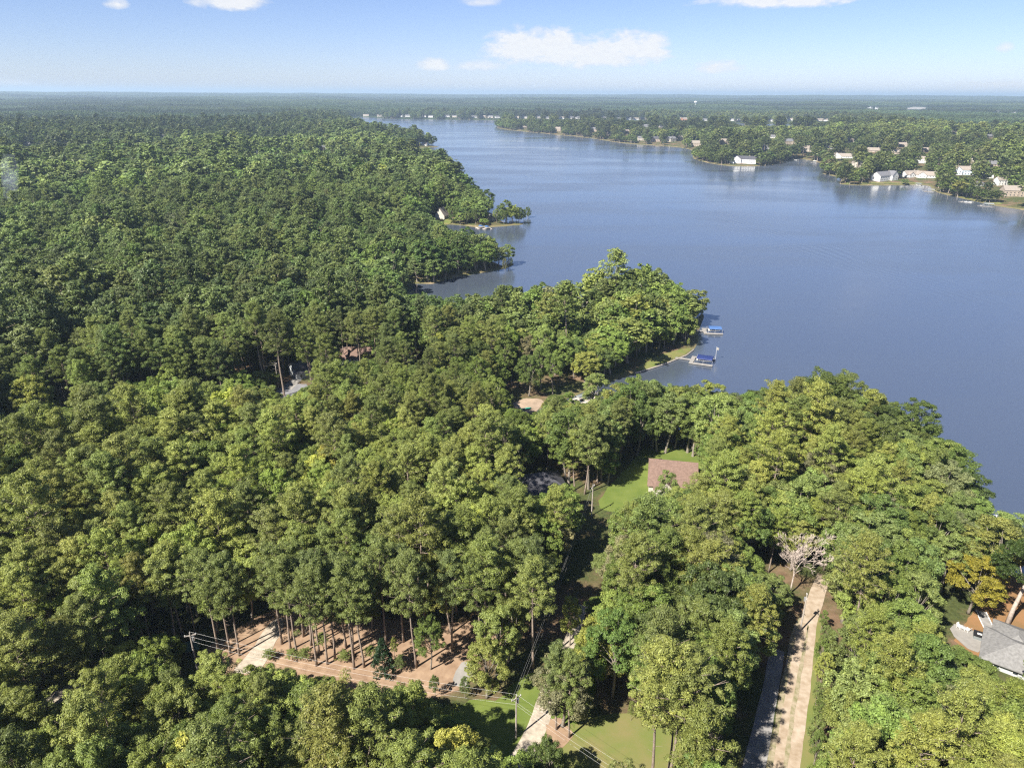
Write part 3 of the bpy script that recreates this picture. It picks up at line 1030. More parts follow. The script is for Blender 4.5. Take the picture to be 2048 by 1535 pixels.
def block(parent, x0, x1, y0, y1, wh, rh, wm, rm, hip=False, along='x', over=0.5, z0=-0.8, first=True):
    """one walled volume with its roof; returns nothing, parts go under parent"""
    swap = along == 'y'

    def t(x, y, z):
        return (y, x, z) if swap else (x, y, z)
    if swap:
        x0, x1, y0, y1 = y0, y1, x0, x1
    ym = (y0 + y1) / 2
    w = MB()
    vs = [(x0, y0, z0), (x1, y0, z0), (x1, y1, z0), (x0, y1, z0), (x0, y0, wh), (x1, y0, wh), (x1, y1, wh), (x0, y1, wh)]
    fs = [(0, 1, 5, 4), (2, 3, 7, 6)]
    if hip:
        fs += [(1, 2, 6, 5), (3, 0, 4, 7)]
    else:
        vs += [(x0, ym, wh + rh), (x1, ym, wh + rh)]
        fs += [(1, 2, 6, 9, 5), (3, 0, 4, 8, 7)]
    w.add([t(*v) for v in vs], [f[::-1] for f in fs] if swap else fs)
    w.build('wall', wm, parent)
    r = MB()
    k = rh / ((y1 - y0) / 2)
    e = wh - k * over + 0.06
    X0, X1, Y0, Y1, zt = x0 - over, x1 + over, y0 - over, y1 + over, wh + rh + 0.06
    if hip:
        ins = min((y1 - y0) / 2 + over, (X1 - X0) * 0.42)
        A, B = (X0 + ins, ym, zt), (X1 - ins, ym, zt)
        polys = [[(X0, Y0, e), (X1, Y0, e), B, A], [(X1, Y1, e), (X0, Y1, e), A, B], [(X1, Y0, e), (X1, Y1, e), B], [(X0, Y1, e), (X0, Y0, e), A]]
    else:
        polys = [[(X0, Y0, e), (X1, Y0, e), (X1, ym, zt), (X0, ym, zt)], [(X1, Y1, e), (X0, Y1, e), (X0, ym, zt), (X1, ym, zt)]]
    for p in polys:
        q = [t(*v) for v in p]
        r.slab([(v[0], v[1], v[2] + 0.2) for v in (q[::-1] if swap else q)], 0.2)
    return r.build('roof', rm, parent)


def windows(parent, x0, x1, y, z, n, w=1.1, h=1.4, frame=True):
    for k in range(n):
        cx = x0 + (x1 - x0) * (k + 0.5) / n
        f = MB().box(cx - w / 2, cx + w / 2, y - 0.08, y + 0.05, z, z + h)
        if frame:
            fo = f.build('window', M_WHITE, parent)
            MB().box(cx - w / 2 + .1, cx + w / 2 - .1, y - 0.12, y - 0.06, z + .1, z + h - .1).build('pane', M_GLASS, fo)
        else:
            f.build('window', M_GLASS, parent)


def house(px, py, w, d, wh, rh, wm, rm, label, rz=0.0, hip=False, wing=None, nwin=4, storeys=1, chimney=False, frames=True, keep=None, group=None, sunny=True, name='house'):
    x, y, z = at(px, py)
    o = empty(name, (x, y + d / 2 * 0.3, z), rz)
    rf = block(o, -w / 2, w / 2, -d / 2, d / 2, wh, rh, wm, rm, hip)
    for s in range(storeys):
        if nwin:
            windows(o, -w / 2 + .6, w / 2 - .6, -d / 2, 0.9 + s * 2.9, nwin, frame=frames)
    if wing:                                   # gabled wing pushed towards the viewer
        wx, ww, wd, wwh, wrh = wing
        block(o, wx - ww / 2, wx + ww / 2, -d / 2 - wd, 0.0, wwh, wrh, wm, rm, False, along='y')
        windows(o, wx - ww / 2 + .4, wx + ww / 2 - .4, -d / 2 - wd, 0.9, 2, frame=frames)
        if storeys > 1:
            windows(o, wx - ww / 2 + .4, wx + ww / 2 - .4, -d / 2 - wd, 3.8, 2, frame=frames)
    else:
        MB().box(-.5, .5, -d / 2 - .1, -d / 2 + .05, 0.0, 2.1).build('door', M_WOOD, o)
    if chimney:
        MB().box(w * .22, w * .22 + 1.0, .3, 1.2, wh + 0.3, wh + rh + 1.2).build('chimney', M_BEIGE, rf)
    tag(o, label, 'house', group)
    rr = math.hypot(w, d) / 2 + 2.0
    NOTRUNK.append([(x + rr * math.cos(a), y + rr * math.sin(a)) for a in np.linspace(0, 6.28, 13)[:-1]])
    s = FPX / math.hypot(x, y, CAM_Z)
    if keep is None:
        keep = box_poly(px, py + 0.1 * s, w * s * 0.8, (wh + rh) * s * 0.9)
    if keep:
        KEEP.append((keep, math.hypot(x, y) + 2))
    return o


# --- near houses
house(1346, 972, 14.0, 17, 3.0, 4.4, M_CREAM, M_ROOFB, 'long brown shingled roof house beside the bright green lawn', R(-11), wing=(-2.2, 6.0, 2.0, 3.0, 2.8), chimney=False, keep=False)
house(1078, 990, 15, 12, 3.0, 3.6, M_BEIGE, M_ROOFD, 'dark grey roofed house half hidden in shade left of the tall pine', R(14), hip=True, keep=False)
house(604, 752, 8.5, 9, 3.2, 3.0, M_GREYW, M_ROOFD, 'shaded grey house with dark steep roof above the pale driveway', R(38), nwin=3, keep=False)
house(668, 724, 13, 9, 3.0, 2.6, M_WHITE, M_ROOFB, 'white walled house with brown roof behind thin pine trunks', R(-6), nwin=4, keep=False)
house(712, 722, 13, 9, 3.0, 3.2, M_WHITE, M_ROOFB, 'reddish brown roofed white house below the sunlit back lawn', R(8), nwin=4, keep=False)
house(1162, 612, 12, 8, 3.0, 2.6, M_CREAM, M_ROOFT, 'pale tan cottage roof near the top of the wooded peninsula', R(20), nwin=2, keep=box_poly(1160, 616, 26, 14))
house(1174, 645, 8, 7, 3.0, 2.2, M_WHITE, M_CONC, 'small white roofed cottage deep among the peninsula crowns', R(-15), nwin=2, keep=box_poly(1173, 646, 15, 10))
house(1062, 678, 6, 6, 2.6, 1.8, M_WHITE, M_WHITE, 'tiny white shed roof among crowns left of the cottages', R(10), nwin=1, keep=box_poly(1061, 679, 10, 8), name='shed')
house(1078, 1090, 4.0, 3.4, 3.0, 1.6, M_WHITE, M_ROOFT, 'narrow white shed wall between the big pines', R(6), nwin=0, keep=box_poly(1076, 1092, 15, 17), name='shed')
KEEP += [[(1205, 985), (1250, 950), (1290, 905), (1310, 903), (1396, 918), (1394, 948), (1352, 955), (1300, 975), (1290, 990), (1215, 1008)],
         [(1050, 980), (1062, 945), (1082, 936), (1116, 956), (1108, 968), (1080, 982)],
         [(558, 784), (582, 764), (598, 740), (606, 728), (617, 728), (616, 750), (608, 768), (585, 784), (564, 790)],
         ([(652, 704), (740, 694), (742, 716), (660, 722)], 352), [(712, 692), (742, 686), (744, 696), (716, 702)]]
SUNNY += [[(1215, 1000), (1260, 965), (1295, 925), (1300, 975), (1285, 990)], [(1310, 915), (1395, 925), (1390, 950), (1300, 968)], [(560, 790), (605, 755), (610, 775)],
          [(712, 692), (742, 686), (744, 696), (716, 702)], [(660, 712), (735, 700), (738, 714)]]

# house at the right edge: light grey hip roof, patio set and path
hx, hy, hzz = at(2068, 1340)
o = empty('house', (hx, hy, hzz), R(-36))
block(o, -9, 9, -5.0, 5.0, 2.8, 2.2, M_GREYW, M_ROOFL, hip=True, over=1.1)
block(o, -7.5, -0.5, 0.0, 9.2, 2.7, 1.8, M_GREYW, M_ROOFL, hip=True, along='y', over=1.1)
windows(o, -8.4, 8.4, -5.0, .9, 5)
tag(o, 'light grey hip roofed house cut off by the right edge', 'house')
KEEP.append([(1968, 1276), (1980, 1258), (2012, 1256), (2048, 1290), (2048, 1350), (2035, 1372), (2005, 1310)])
KEEP.append([(1898, 1262), (1912, 1240), (1935, 1236), (1966, 1256), (1975, 1222), (1990, 1205), (2048, 1160), (2048, 1300), (1990, 1310), (1950, 1298)])
SUNNY += [[(1980, 1260), (2012, 1256), (2048, 1300), (2048, 1350), (2005, 1310)], [(1950, 1285), (1975, 1235), (2000, 1230), (2048, 1250), (2048, 1300)]]
NOTRUNK.append([at(*p)[:2] for p in [(1900, 1275), (1940, 1225), (1985, 1190), (2130, 1180), (2200, 1420), (2010, 1410)]])
x, y, z = at(1957, 1275)
t = empty('hot_tub', (x, y, z + .14), R(-32))
MB().box(-1.1, 1.1, -1.1, 1.1, 0, .85).build('cabinet', M_GREYC, t)
c = MB().box(-1.15, 1.15, -1.15, 1.15, .86, .98).build('cover', M_BLACK, t)
MB().box(-.45, .45, -.3, .3, .985, 1.02).build('towel', M_WHITE, c)
tag(t, 'square hot tub with black cover on the pale patio', 'hot tub')
for i, (px, py, rz, lb) in enumerate(((1918, 1256, 0.4, 'white patio chair at the far left end of the patio'), (1926, 1259, 2.2, 'white patio chair in the middle of the patio row'),
                                      (1934, 1262, 3.6, 'white patio chair closest to the hot tub'))):
    x, y, z = at(px, py)
    c = empty('patio_chair', (x, y, z + .14), rz)
    MB().box(-.4, .4, -.4, .4, .38, .46).build('seat', M_WHITE, c)
    MB().add([(-.4, .36, .46), (.4, .36, .46), (.4, .6, 1.15), (-.4, .6, 1.15), (-.4, .44, .46), (.4, .44, .46), (.4, .68, 1.15), (-.4, .68, 1.15)],
             [(0, 1, 2, 3), (7, 6, 5, 4), (0, 4, 5, 1), (1, 5, 6, 2), (2, 6, 7, 3), (3, 7, 4, 0)]).build('backrest', M_WHITE, c)
    for sx in (-.38, .38):
        MB().box(sx - .06, sx + .06, -.4, .45, .60, .66).build('armrest', M_WHITE, c)
        for sy in (-.34, .34):
            MB().box(sx - .04, sx + .04, sy - .04, sy + .04, 0, .6).build('leg', M_WHITE, c)
    tag(c, lb, 'chair', 'white patio chairs')
for side, nm in ((-1, 'white kerb along the left edge of the garden path'), (1, 'white kerb along the right edge of the garden path')):
    P = resample(smooth_line(np.array([at(*p)[:2] for p in [(1990, 1280), (1978, 1256), (1970, 1240), (1962, 1222)]])), 1.0)
    d = np.gradient(P, axis=0)
    d /= np.linalg.norm(d, axis=1)[:, None]
    Q = P + np.stack([-d[:, 1], d[:, 0]], 1) * 1.1 * side
    Z = height(Q[:, 0], Q[:, 1])
    k = MB().tube([(q[0], q[1], zz + .12) for q, zz in zip(Q, Z)], .14, 4).build('kerb', M_WHITE)
    tag(k, nm, 'kerb')
P = [at(*p) for p in [(2024, 1290), (2032, 1300), (2044, 1309), (2060, 1312)]]
tag(MB().tube([(p[0], p[1], p[2] + .4) for p in P], .3, 5).build('garden_wall', M_WHITE), 'curved low white garden wall at the right edge', 'wall')

# --- houses along the far shores: px, py, width px, wall, roof, storeys, wing, label
FAR = [(1487, 326, 40, M_WHITE, M_ROOFD, 2, 1, 'big white mansion with dark roofs on the rounded lake point'),
       (1393, 292, 18, M_BEIGE, M_ROOFT, 2, 0, 'beige house where the long peninsula meets the rounded point'),
       (1447, 288, 20, M_BEIGE, M_ROOFT, 2, 1, 'tan house in the trees behind the white mansion'),
       (1579, 288, 20, M_BEIGE, M_ROOFG, 2, 1, 'stone house with grey roof above the inner cove'),
       (1688, 316, 44, M_WHITE, M_ROOFT, 1, 1, 'long low white house in trees above the small inner point'),
       (1747, 304, 28, M_BEIGE, M_ROOFT, 1, 0, 'wide brown roofed house among trees behind the long white house'),
       (1806, 293, 22, M_CREAM, M_ROOFT, 1, 1, 'tan house in the clearing high on the wooded rise'),
       (1790, 308, 16, M_BEIGE, M_ROOFT, 1, 0, 'small tan roof below the clearing on the wooded rise'),
       (1851, 304, 20, M_BEIGE, M_ROOFT, 1, 0, 'tan roof right of the clearing on the wooded rise'),
       (1769, 360, 46, M_WHITE, M_ROOFG, 2, 1, 'large white gabled mansion on the grassy lake front'),
       (1822, 353, 28, M_WHITE, M_ROOFT, 1, 1, 'white villa just right of the large gabled mansion'),
       (1858, 355, 34, M_WHITE, M_ROOFT, 1, 1, 'low white villa with brown roof left of the pale blue house'),
       (1926, 349, 34, M_BLUEW, M_ROOFT, 2, 1, 'pale blue house with tan roof on the right shore'),
       (1958, 372, 12, M_WHITE, M_ROOFG, 1, 0, 'small white pavilion between the blue house and the stone house'),
       (2003, 370, 18, M_WHITE, M_ROOFT, 2, 0, 'white house partly hidden behind the stone house'),
       (2028, 392, 32, M_BEIGE, M_ROOFT, 2, 1, 'pinkish stone house at the right edge above the docks'),
       (1883, 326, 14, M_WHITE, M_ROOFG, 1, 0, 'little white house above the low white villa'),
       (1990, 332, 24, M_BEIGE, M_ROOFG, 1, 0, 'grey brown roof among trees at the far right'),
       (1048, 257, 10, M_BEIGE, M_ROOFT, 1, 0, 'tan house closest to the tip of the long peninsula'),
       (1116, 262, 12, M_BEIGE, M_ROOFT, 2, 1, 'beige house second from the tip of the long peninsula'),
       (1187, 263, 14, M_BEIGE, M_ROOFG, 2, 0, 'brown house above the reddish bank of the long peninsula'),
       (1219, 270, 10, M_CREAM, M_ROOFT, 1, 0, 'small cream house on the reddish bank of the peninsula'),
       (1255, 268, 12, M_BEIGE, M_ROOFT, 2, 1, 'brown gabled house midway along the long peninsula'),
       (1281, 281, 10, M_CREAM, M_ROOFG, 2, 0, 'narrow cream house at the waterside of the long peninsula'),
       (1310, 283, 16, M_BEIGE, M_ROOFD, 2, 1, 'dark roofed house on the bend of the long peninsula shore'),
       (1342, 283, 16, M_CREAM, M_ROOFG, 2, 1, 'pale grey house right of the bend on the peninsula shore'),
       (1361, 280, 10, M_BEIGE, M_ROOFT, 2, 0, 'tan house just left of where the peninsula ends'),
       (1292, 254, 14, M_GREYW, M_ROOFG, 1, 0, 'grey house up in the woods of the long peninsula'),
       (1322, 256, 10, M_CREAM, M_ROOFG, 1, 0, 'cream house up in the woods right of the grey one'),
       (646, 301, 16, M_WHITE, M_ROOFG, 2, 0, 'white two-storey house by the cove in the left woods'),
       (54, 292, 12, M_WHITE, M_ROOFG, 1, 0, 'leftmost pale roof in the far left woods'),
       (82, 290, 12, M_CREAM, M_ROOFT, 1, 0, 'cream house, middle one in the far left woods'),
       (130, 292, 12, M_WHITE, M_ROOFG, 1, 0, 'white roof, third one in the far left woods'),
       (326, 278, 8, M_WHITE, M_ROOFG, 2, 0, 'narrow white house alone in the left woods'),
       (166, 402, 18, M_WHITE, M_ROOFG, 1, 0, 'pale roof glimpsed right of the smoke plume'),
       (619, 398, 14, M_WHITE, M_ROOFG, 2, 0, 'white gable deep in the woods left of the lake'),
       (1909, 268, 16, M_CREAM, M_ROOFT, 1, 0, 'tan house in the far woods at the upper right'),
       (1980, 275, 18, M_BEIGE, M_ROOFG, 1, 0, 'low beige house in far woods near the right edge'),
       (1367, 241, 18, M_BRICKW, M_ROOFT, 2, 1, 'large orange brick house above the far channel'),
       (1530, 300, 15, M_WHITE, M_ROOFG, 2, 0, 'white house in trees above the right side of the rounded point'),
       (1612, 303, 16, M_CREAM, M_ROOFT, 2, 1, 'cream house over the head of the inner cove'),
       (1658, 298, 14, M_WHITE, M_ROOFG, 1, 0, 'white house left of the wide brown roofed house'),
       (1716, 334, 18, M_CREAM, M_ROOFT, 2, 1, 'cream house between the long white house and the gabled mansion'),
       (1842, 326, 15, M_WHITE, M_ROOFT, 2, 0, 'white house above the low white villa, left of the little one'),
       (1948, 322, 18, M_CREAM, M_ROOFG, 1, 1, 'cream house among trees above the pale blue house'),
       (1975, 356, 14, M_WHITE, M_ROOFT, 2, 0, 'white house just above the small white pavilion'),
       (1700, 284, 14, M_CREAM, M_ROOFT, 1, 0, 'small cream house high in woods behind the long white house'),
       (1545, 276, 12, M_WHITE, M_ROOFG, 1, 0, 'small white house in woods behind the stone house'),
       (850, 291, 9, M_WHITE, M_ROOFT, 1, 0, 'small white cabin on the sandy left point')]
rh_ = random.Random(3)
for px, py, wp, wm, rm, st, wg, lb in FAR:
    x, y, z = at(px, py)
    s = FPX / math.hypot(x, y)
    w = wp / s * 1.1
    d = min(14.0, max(7.0, w * .55))
    wh = 3.2 * st + (.6 if st > 1 else .2)
    house(px, py, w, d, wh, min(d * .42, 5.0), wm, rm, lb, R(rh_.uniform(-38, 38)), hip=(not wg and rh_.random() < .5),
          wing=(w * rh_.choice((-.26, .26)), w * .34, 3.0, wh, w * .13) if wg else None, nwin=max(2, int(w / 4)), storeys=st, frames=False, chimney=w > 18,
          keep=box_poly(px, py + 1, wp * .7, 7 + wp * .1 * st))
ROW = [732, 759, 802, 815, 849, 862, 894, 909, 948, 966, 981, 995, 1034, 1049, 1076, 1095, 1123, 1142, 1155, 1207, 1236, 1257, 1272, 1287, 1410, 1464, 1478, 1541, 1580, 1640, 1652]
nums = 'first second third fourth fifth sixth seventh eighth ninth tenth eleventh twelfth thirteenth fourteenth fifteenth sixteenth seventeenth eighteenth nineteenth twentieth'.split()
ORD = list(nums)
for _t, _o in (('twenty', None), ('thirty', 'thirtieth'), ('forty', 'fortieth'), ('fifty', 'fiftieth'), ('sixty', 'sixtieth'), ('seventy', 'seventieth')):
    ORD += ([_o] if _o else []) + [_t + '-' + n for n in nums[:9]]
for i, px in enumerate(ROW):
    py = 233.2 + (px - 720) * 0.0125 + rh_.uniform(-1.0, .2)
    if px > 1560:
        py -= 2
    wp = rh_.uniform(6, 11)
    x, y, z = at(px, py)
    w = wp / (FPX / math.hypot(x, y))
    wm = rh_.choice((M_WHITE, M_CREAM, M_WHITE, M_CREAM, M_BEIGE))
    nm = {M_WHITE: 'white', M_CREAM: 'cream', M_BEIGE: 'beige'}[wm]
    house(px, py, w, 9, 6.0, 4.0, wm, rh_.choice((M_ROOFT, M_ROOFG)), 'tiny %s house on the far shore, %s from the left end of the row' % (nm, ORD[i]),
          R(rh_.uniform(-20, 20)), nwin=3, storeys=2, frames=False, keep=box_poly(px, py + 1.5, wp, 6), group='far shore houses')
for px, py, lb in ((1740, 217, 'white building left of the pale far field'), (1756, 219, 'white building second left of the pale far field'),
                   (1996, 227, 'white house near the right end of the horizon woods'), (2031, 226, 'white house at the right edge of the horizon woods')):
    x, y, z = at(px, py)
    house(px, py, 9 / (FPX / math.hypot(x, y)), 14, 10, 6, M_WHITE, M_ROOFG, lb, 0, nwin=3, storeys=2, frames=False, keep=box_poly(px, py + 1, 10, 5))
KEEP.append([(1808, 220), (1815, 212), (1850, 212), (1858, 220)])
# water tower
x, y, z = at(1390, 217)
t = empty('water_tower', (x, y, z))
MB().tube([(0, 0, -1), (0, 0, 6), (0, 0, 34)], [4.5, 2.2, 2.0], 10).build('stem', M_WHITE, t)
MB().tube([(0, 0, 32), (0, 0, 35), (0, 0, 40), (0, 0, 45), (0, 0, 47)], [2.2, 7.5, 10, 7.5, 1.0], 14).build('tank', M_WHITE, t, smooth=True)
tag(t, 'white water tower rising over the far woods', 'water tower')
KEEP.append((box_poly(1390, 215, 8, 12), math.hypot(x, y)))

# --- A-frame house and boathouse on the round point
house(884, 436, 11, 10, 3.0, 7.0, M_CREAM, M_ROOFT, 'steep roofed cream house at the base of the round point', R(70), nwin=2, frames=False, keep=[(872, 412), (892, 410), (896, 445), (872, 440)])
x, y, z = at(983, 440)
t = empty('boathouse', (x, y, z), R(60))
MB().box(-4, 4, -3, 3, -1, 3).build('wall', M_BEIGE, t)
vs = []
for sx in (-4.3, 4.3):
    for k in range(9):
        a = math.pi * k / 8
        vs.append((sx, -3.4 * math.cos(a), 3 + 3.2 * math.sin(a)))
MB().add(vs, [(k, k + 1, 10 + k, 9 + k) for k in range(8)] + [tuple(range(9)), tuple(range(17, 8, -1))]).build('roof', M_ROOFL, t)
tag(t, 'arched grey roof boathouse among the trees of the round point', 'boathouse')
KEEP.append(box_poly(984, 440, 12, 16))


# --- docks and boats
def hull(parent, L, Wd, H, m, name='hull'):
    n, prof = 9, []
    for i in range(n):
        t = i / (n - 1)
        wx = Wd / 2 * (1 - max(0, (t - .45) / .55) ** 2.2 * 0.96)
        prof.append((t * L - L / 2, wx, H * (1 + .25 * t * t)))
    vs, fs = [], []
    for x, w, h in prof:
        vs += [(x, -w, h), (x, -w * .72, .12), (x, 0, 0), (x, w * .72, .12), (x, w, h)]
    for i in range(n - 1):
        for k in range(4):
            fs.append((i * 5 + k, i * 5 + k + 1, i * 5 + 6 + k, i * 5 + 5 + k))
        fs.append((i * 5 + 4, i * 5, i * 5 + 5, i * 5 + 9))
    fs += [(0, 1, 2, 3, 4)[::-1], tuple(range(n * 5 - 5, n * 5))]
    return MB().add(vs, fs).build(name, m, parent, smooth=False)


def boat(x, y, z, rz, L, label, group=None):
    b = empty('motor_boat', (x, y, z), rz)
    hull(b, L, L * .34, .75, M_WHITE)
    MB().box(-L * .38, L * .06, -L * .12, L * .12, .78, .86).build('cockpit', M_GREYC, b)
    MB().add([(L * .1, -L * .12, .85), (L * .1, L * .12, .85), (L * .02, L * .12, 1.4), (L * .02, -L * .12, 1.4), (L * .13, -L * .12, .85), (L * .13, L * .12, .85), (L * .05, L * .12, 1.4), (L * .05, -L * .12, 1.4)],
             [(3, 2, 1, 0), (4, 5, 6, 7), (0, 1, 5, 4), (1, 2, 6, 5), (2, 3, 7, 6), (3, 0, 4, 7)]).build('windshield', M_GLASS, b)
    for s in (-.1, .1):
        MB().box(-L * .3, -L * .2, L * s - .3, L * s + .3, .86, 1.15).build('seat', M_WHITE, b)
    MB().box(-L * .56, -L * .5, -.25, .25, -.1, 1.0).build('motor', M_BLACK, b)
    return tag(b, label, 'boat', group)


def slip(px, py, rz, L, Wd, canvas, label, with_boat=None, deck_m=None, walk=0.0, boat_label=None, cz=2.3):
    """U-shaped dock: two fingers, a head walk, posts, a vaulted canvas over the slip"""
    x, y = at_z(px, py, 0.5)
    t = empty('boat_dock', (x, y, 0.0), rz)
    dm = deck_m or M_WOOD
    MB().box(-L / 2, L / 2, -Wd / 2, -Wd / 2 + 1.5, .28, .55).build('finger', dm, t)
    MB().box(-L / 2, L / 2, Wd / 2 - 1.5, Wd / 2, .28, .55).build('finger', dm, t)
    MB().box(-L / 2 - 1.8, -L / 2 - .004, -Wd / 2, Wd / 2, .28, .55).build('head_walk', dm, t)
    if walk:
        MB().box(-L / 2 - 1.8 - walk, -L / 2 - 1.81, -.7, .7, .3, .57).build('gangway', dm, t)
    for sx in (-L * .42, 0, L * .46):
        for sy in (-Wd / 2 + 1.6, Wd / 2 - 1.6):
            MB().tube([(sx, sy, -3.5), (sx, sy, cz if canvas else 1.4)], .09, 6).build('post', M_METAL, t)
    if canvas:
        vs, n, wy = [], 8, Wd / 2 - 2.3
        for sx in (-L * .36, L * .44):
            for k in range(n + 1):
                a = math.pi * k / n
                vs.append((sx, -wy * math.cos(a), cz + .8 * math.sin(a)))
        m = n + 1
        MB().add(vs, [(k, k + 1, m + k + 1, m + k) for k in range(n)] + [tuple(range(m)), tuple(range(2 * m - 1, m - 1, -1))]).build('canopy', canvas, t)
    tag(t, label, 'dock')
    if with_boat:
        boat(x, y, .15 if not canvas else .5, rz, with_boat, boat_label)
    s = FPX / math.hypot(x, y, CAM_Z)
    KEEP.append((box_poly(px, py + 2, L * s * .8, 14 if s > 2 else 6), math.hypot(x, y)))
    return t


slip(1428, 662, R(-6), 8.0, 9.5, M_BLUE, 'white dock under a bright blue canopy off the peninsula tip', 6.5, M_CONC, 4.0, 'white motor boat in the slip under the bright blue canopy')
slip(1408, 722, R(-22), 9.0, 10.5, M_NAVY, 'white dock under a navy canopy with a flag, off the sea wall', 7.0, M_CONC, 7.5, 'white motor boat in the slip under the navy canopy')
x, y = at_z(1431, 717, .5)
t = empty('flagpole', (x, y, .3))
MB().tube([(0, 0, -3), (0, 0, 6.2)], .07, 6).build('pole', M_WHITE, t)
MB().add([(.05, 0, 4.6), (1.1, .3, 4.2), (1.2, .2, 5.4), (.05, 0, 6.0), (.05, .03, 4.6), (1.1, .33, 4.2), (1.2, .23, 5.4), (.05, .03, 6.0)],
         [(0, 1, 2, 3), (7, 6, 5, 4), (0, 4, 5, 1), (1, 5, 6, 2), (2, 6, 7, 3), (3, 7, 4, 0)]).build('flag', M_CREAM, t)
tag(t, 'white flagpole with limp pale flag on the navy canopied dock', 'flagpole')
slip(1163, 800, R(36), 6.0, 6.5, M_GREYC, 'grey covered boat dock at the cove head, lower of two', None, None, 2.0)
slip(1180, 791, R(36), 6.0, 6.5, M_GREYC, 'grey covered boat dock at the cove head, upper of two', None, None, 2.0)
slip(1985, 1036, R(25), 8.0, 8.0, None, 'wooden boat dock at the right edge of the near shore', 5.0, None, 3.0, 'white motor boat moored at the wooden dock on the right edge')
slip(930, 356, R(0), 11, 11, M_CREAM, 'tan roofed dock off the wooded left shore', None, None, 6)
slip(976, 403, R(10), 9, 9, M_NAVY, 'dark blue dock canopy peeping over crowns behind the round point', None, None, 0)
slip(962, 456, R(-70), 7, 8, M_BLUE, 'blue boat lift canopy on the round point, left one', None, M_WOOD, 0)
slip(974, 457, R(-70), 7, 8, M_BLUE, 'blue boat lift canopy on the round point, right one', None, M_WOOD, 0)
for px, py, L, c, lb, bl in ((1836, 371, 13, M_GREYC, 'dock with grey cover below the low white villa', 'white boat at the dock below the low white villa'),
                         (1862, 383, 15, M_GREYC, 'grey covered dock at the narrow right shore point', 'white boat at the narrow right shore point'),
                         (1936, 404, 15, None, 'open white dock below the stone house, left one', 'white boat at the open dock below the stone house'),
                         (1976, 412, 17, M_GREYC, 'covered white dock below the stone house, right one', 'white boat at the covered dock below the stone house'),
                         (1591, 320, 11, None, 'white dock at the mouth of the inner cove', 'white boat near the mouth of the inner cove'),
                         (1630, 325, 13, M_CREAM, 'cream covered dock deep in the inner cove', 'white boat deep in the inner cove'),
                         (1150, 270, 14, None, 'small dock along the long peninsula', 'white boat along the long peninsula'),
                         (512, 301, 12, M_CREAM, 'cream covered dock on the hidden left cove, left one', 'white boat on the hidden left cove, left one'),
                         (578, 301, 16, M_CREAM, 'cream covered dock on the hidden left cove, right one', 'white boat on the hidden left cove, right one')):
    slip(px, py, R(rh_.uniform(-60, -20)), L * .7, L * .7, c, lb, L * .5, M_CONC, 3.0, bl, cz=3.2)

SUNNY += [[(1402, 648), (1450, 648), (1450, 670), (1402, 670)], [(1370, 700), (1436, 700), (1436, 728), (1370, 728)]]
# canoe on the beach
x, y, z = at(1052, 819)
c = empty('canoe', (x, y, z + .1), R(20))
hull(c, 4.6, 1.1, .5, mat('green_plastic', (.03, .28, .20), .4, .4))
MB().box(-.5, -.3, -.42, .42, .5, .54).build('seat', M_WOOD, c)
tag(c, 'green canoe pulled up on the small tan beach', 'canoe')
KEEP += [[(1035, 806), (1060, 796), (1085, 800), (1072, 816), (1052, 822)], [(1150, 800), (1165, 780), (1195, 778), (1195, 792), (1175, 800)]]

# sea wall along the cove
P = resample(np.array([at_z(*p)[:2] for p in [(1270, 747.5), (1290, 741.5), (1330, 728.5), (1372, 711.5), (1387, 700)]]), 2.0)
tag(MB().tube([(p[0], p[1], .35) for p in P], .38, 4).build('sea_wall', M_STONE), 'low pale stone sea wall along the grassy cove bank', 'wall')
KEEP += [[(1285, 740), (1292, 722), (1330, 704), (1368, 696), (1384, 700), (1372, 712), (1330, 730)]]
SUNNY += [[(1290, 738), (1330, 715), (1370, 702), (1372, 710), (1330, 727)]]

# tent-like green shelter at the left pole
x, y, z = at(382, 1308)
t = empty('shelter', (x, y, z), R(20))
for sx in (-1.6, 1.6):
    for sy in (-1.3, 1.3):
        MB().tube([(sx, sy, -.3), (sx, sy, 2.3)], .05, 5).build('post', M_METAL, t)
MB().add([(-2, -1.7, 2.2), (2, -1.7, 2.2), (2, 1.7, 2.2), (-2, 1.7, 2.2), (-1.2, 0, 3.5), (1.2, 0, 3.5)],
         [(0, 1, 5, 4), (2, 3, 4, 5), (1, 2, 5), (3, 0, 4), (3, 2, 1, 0)]).build('roof', M_GREENC, t)
tag(t, 'dark green shelter roof beside the leftmost utility pole', 'shelter')
KEEP.append(box_poly(384, 1305, 26, 36))

# ------------------------------------------------------------------ utility poles and wires
POLES = {}


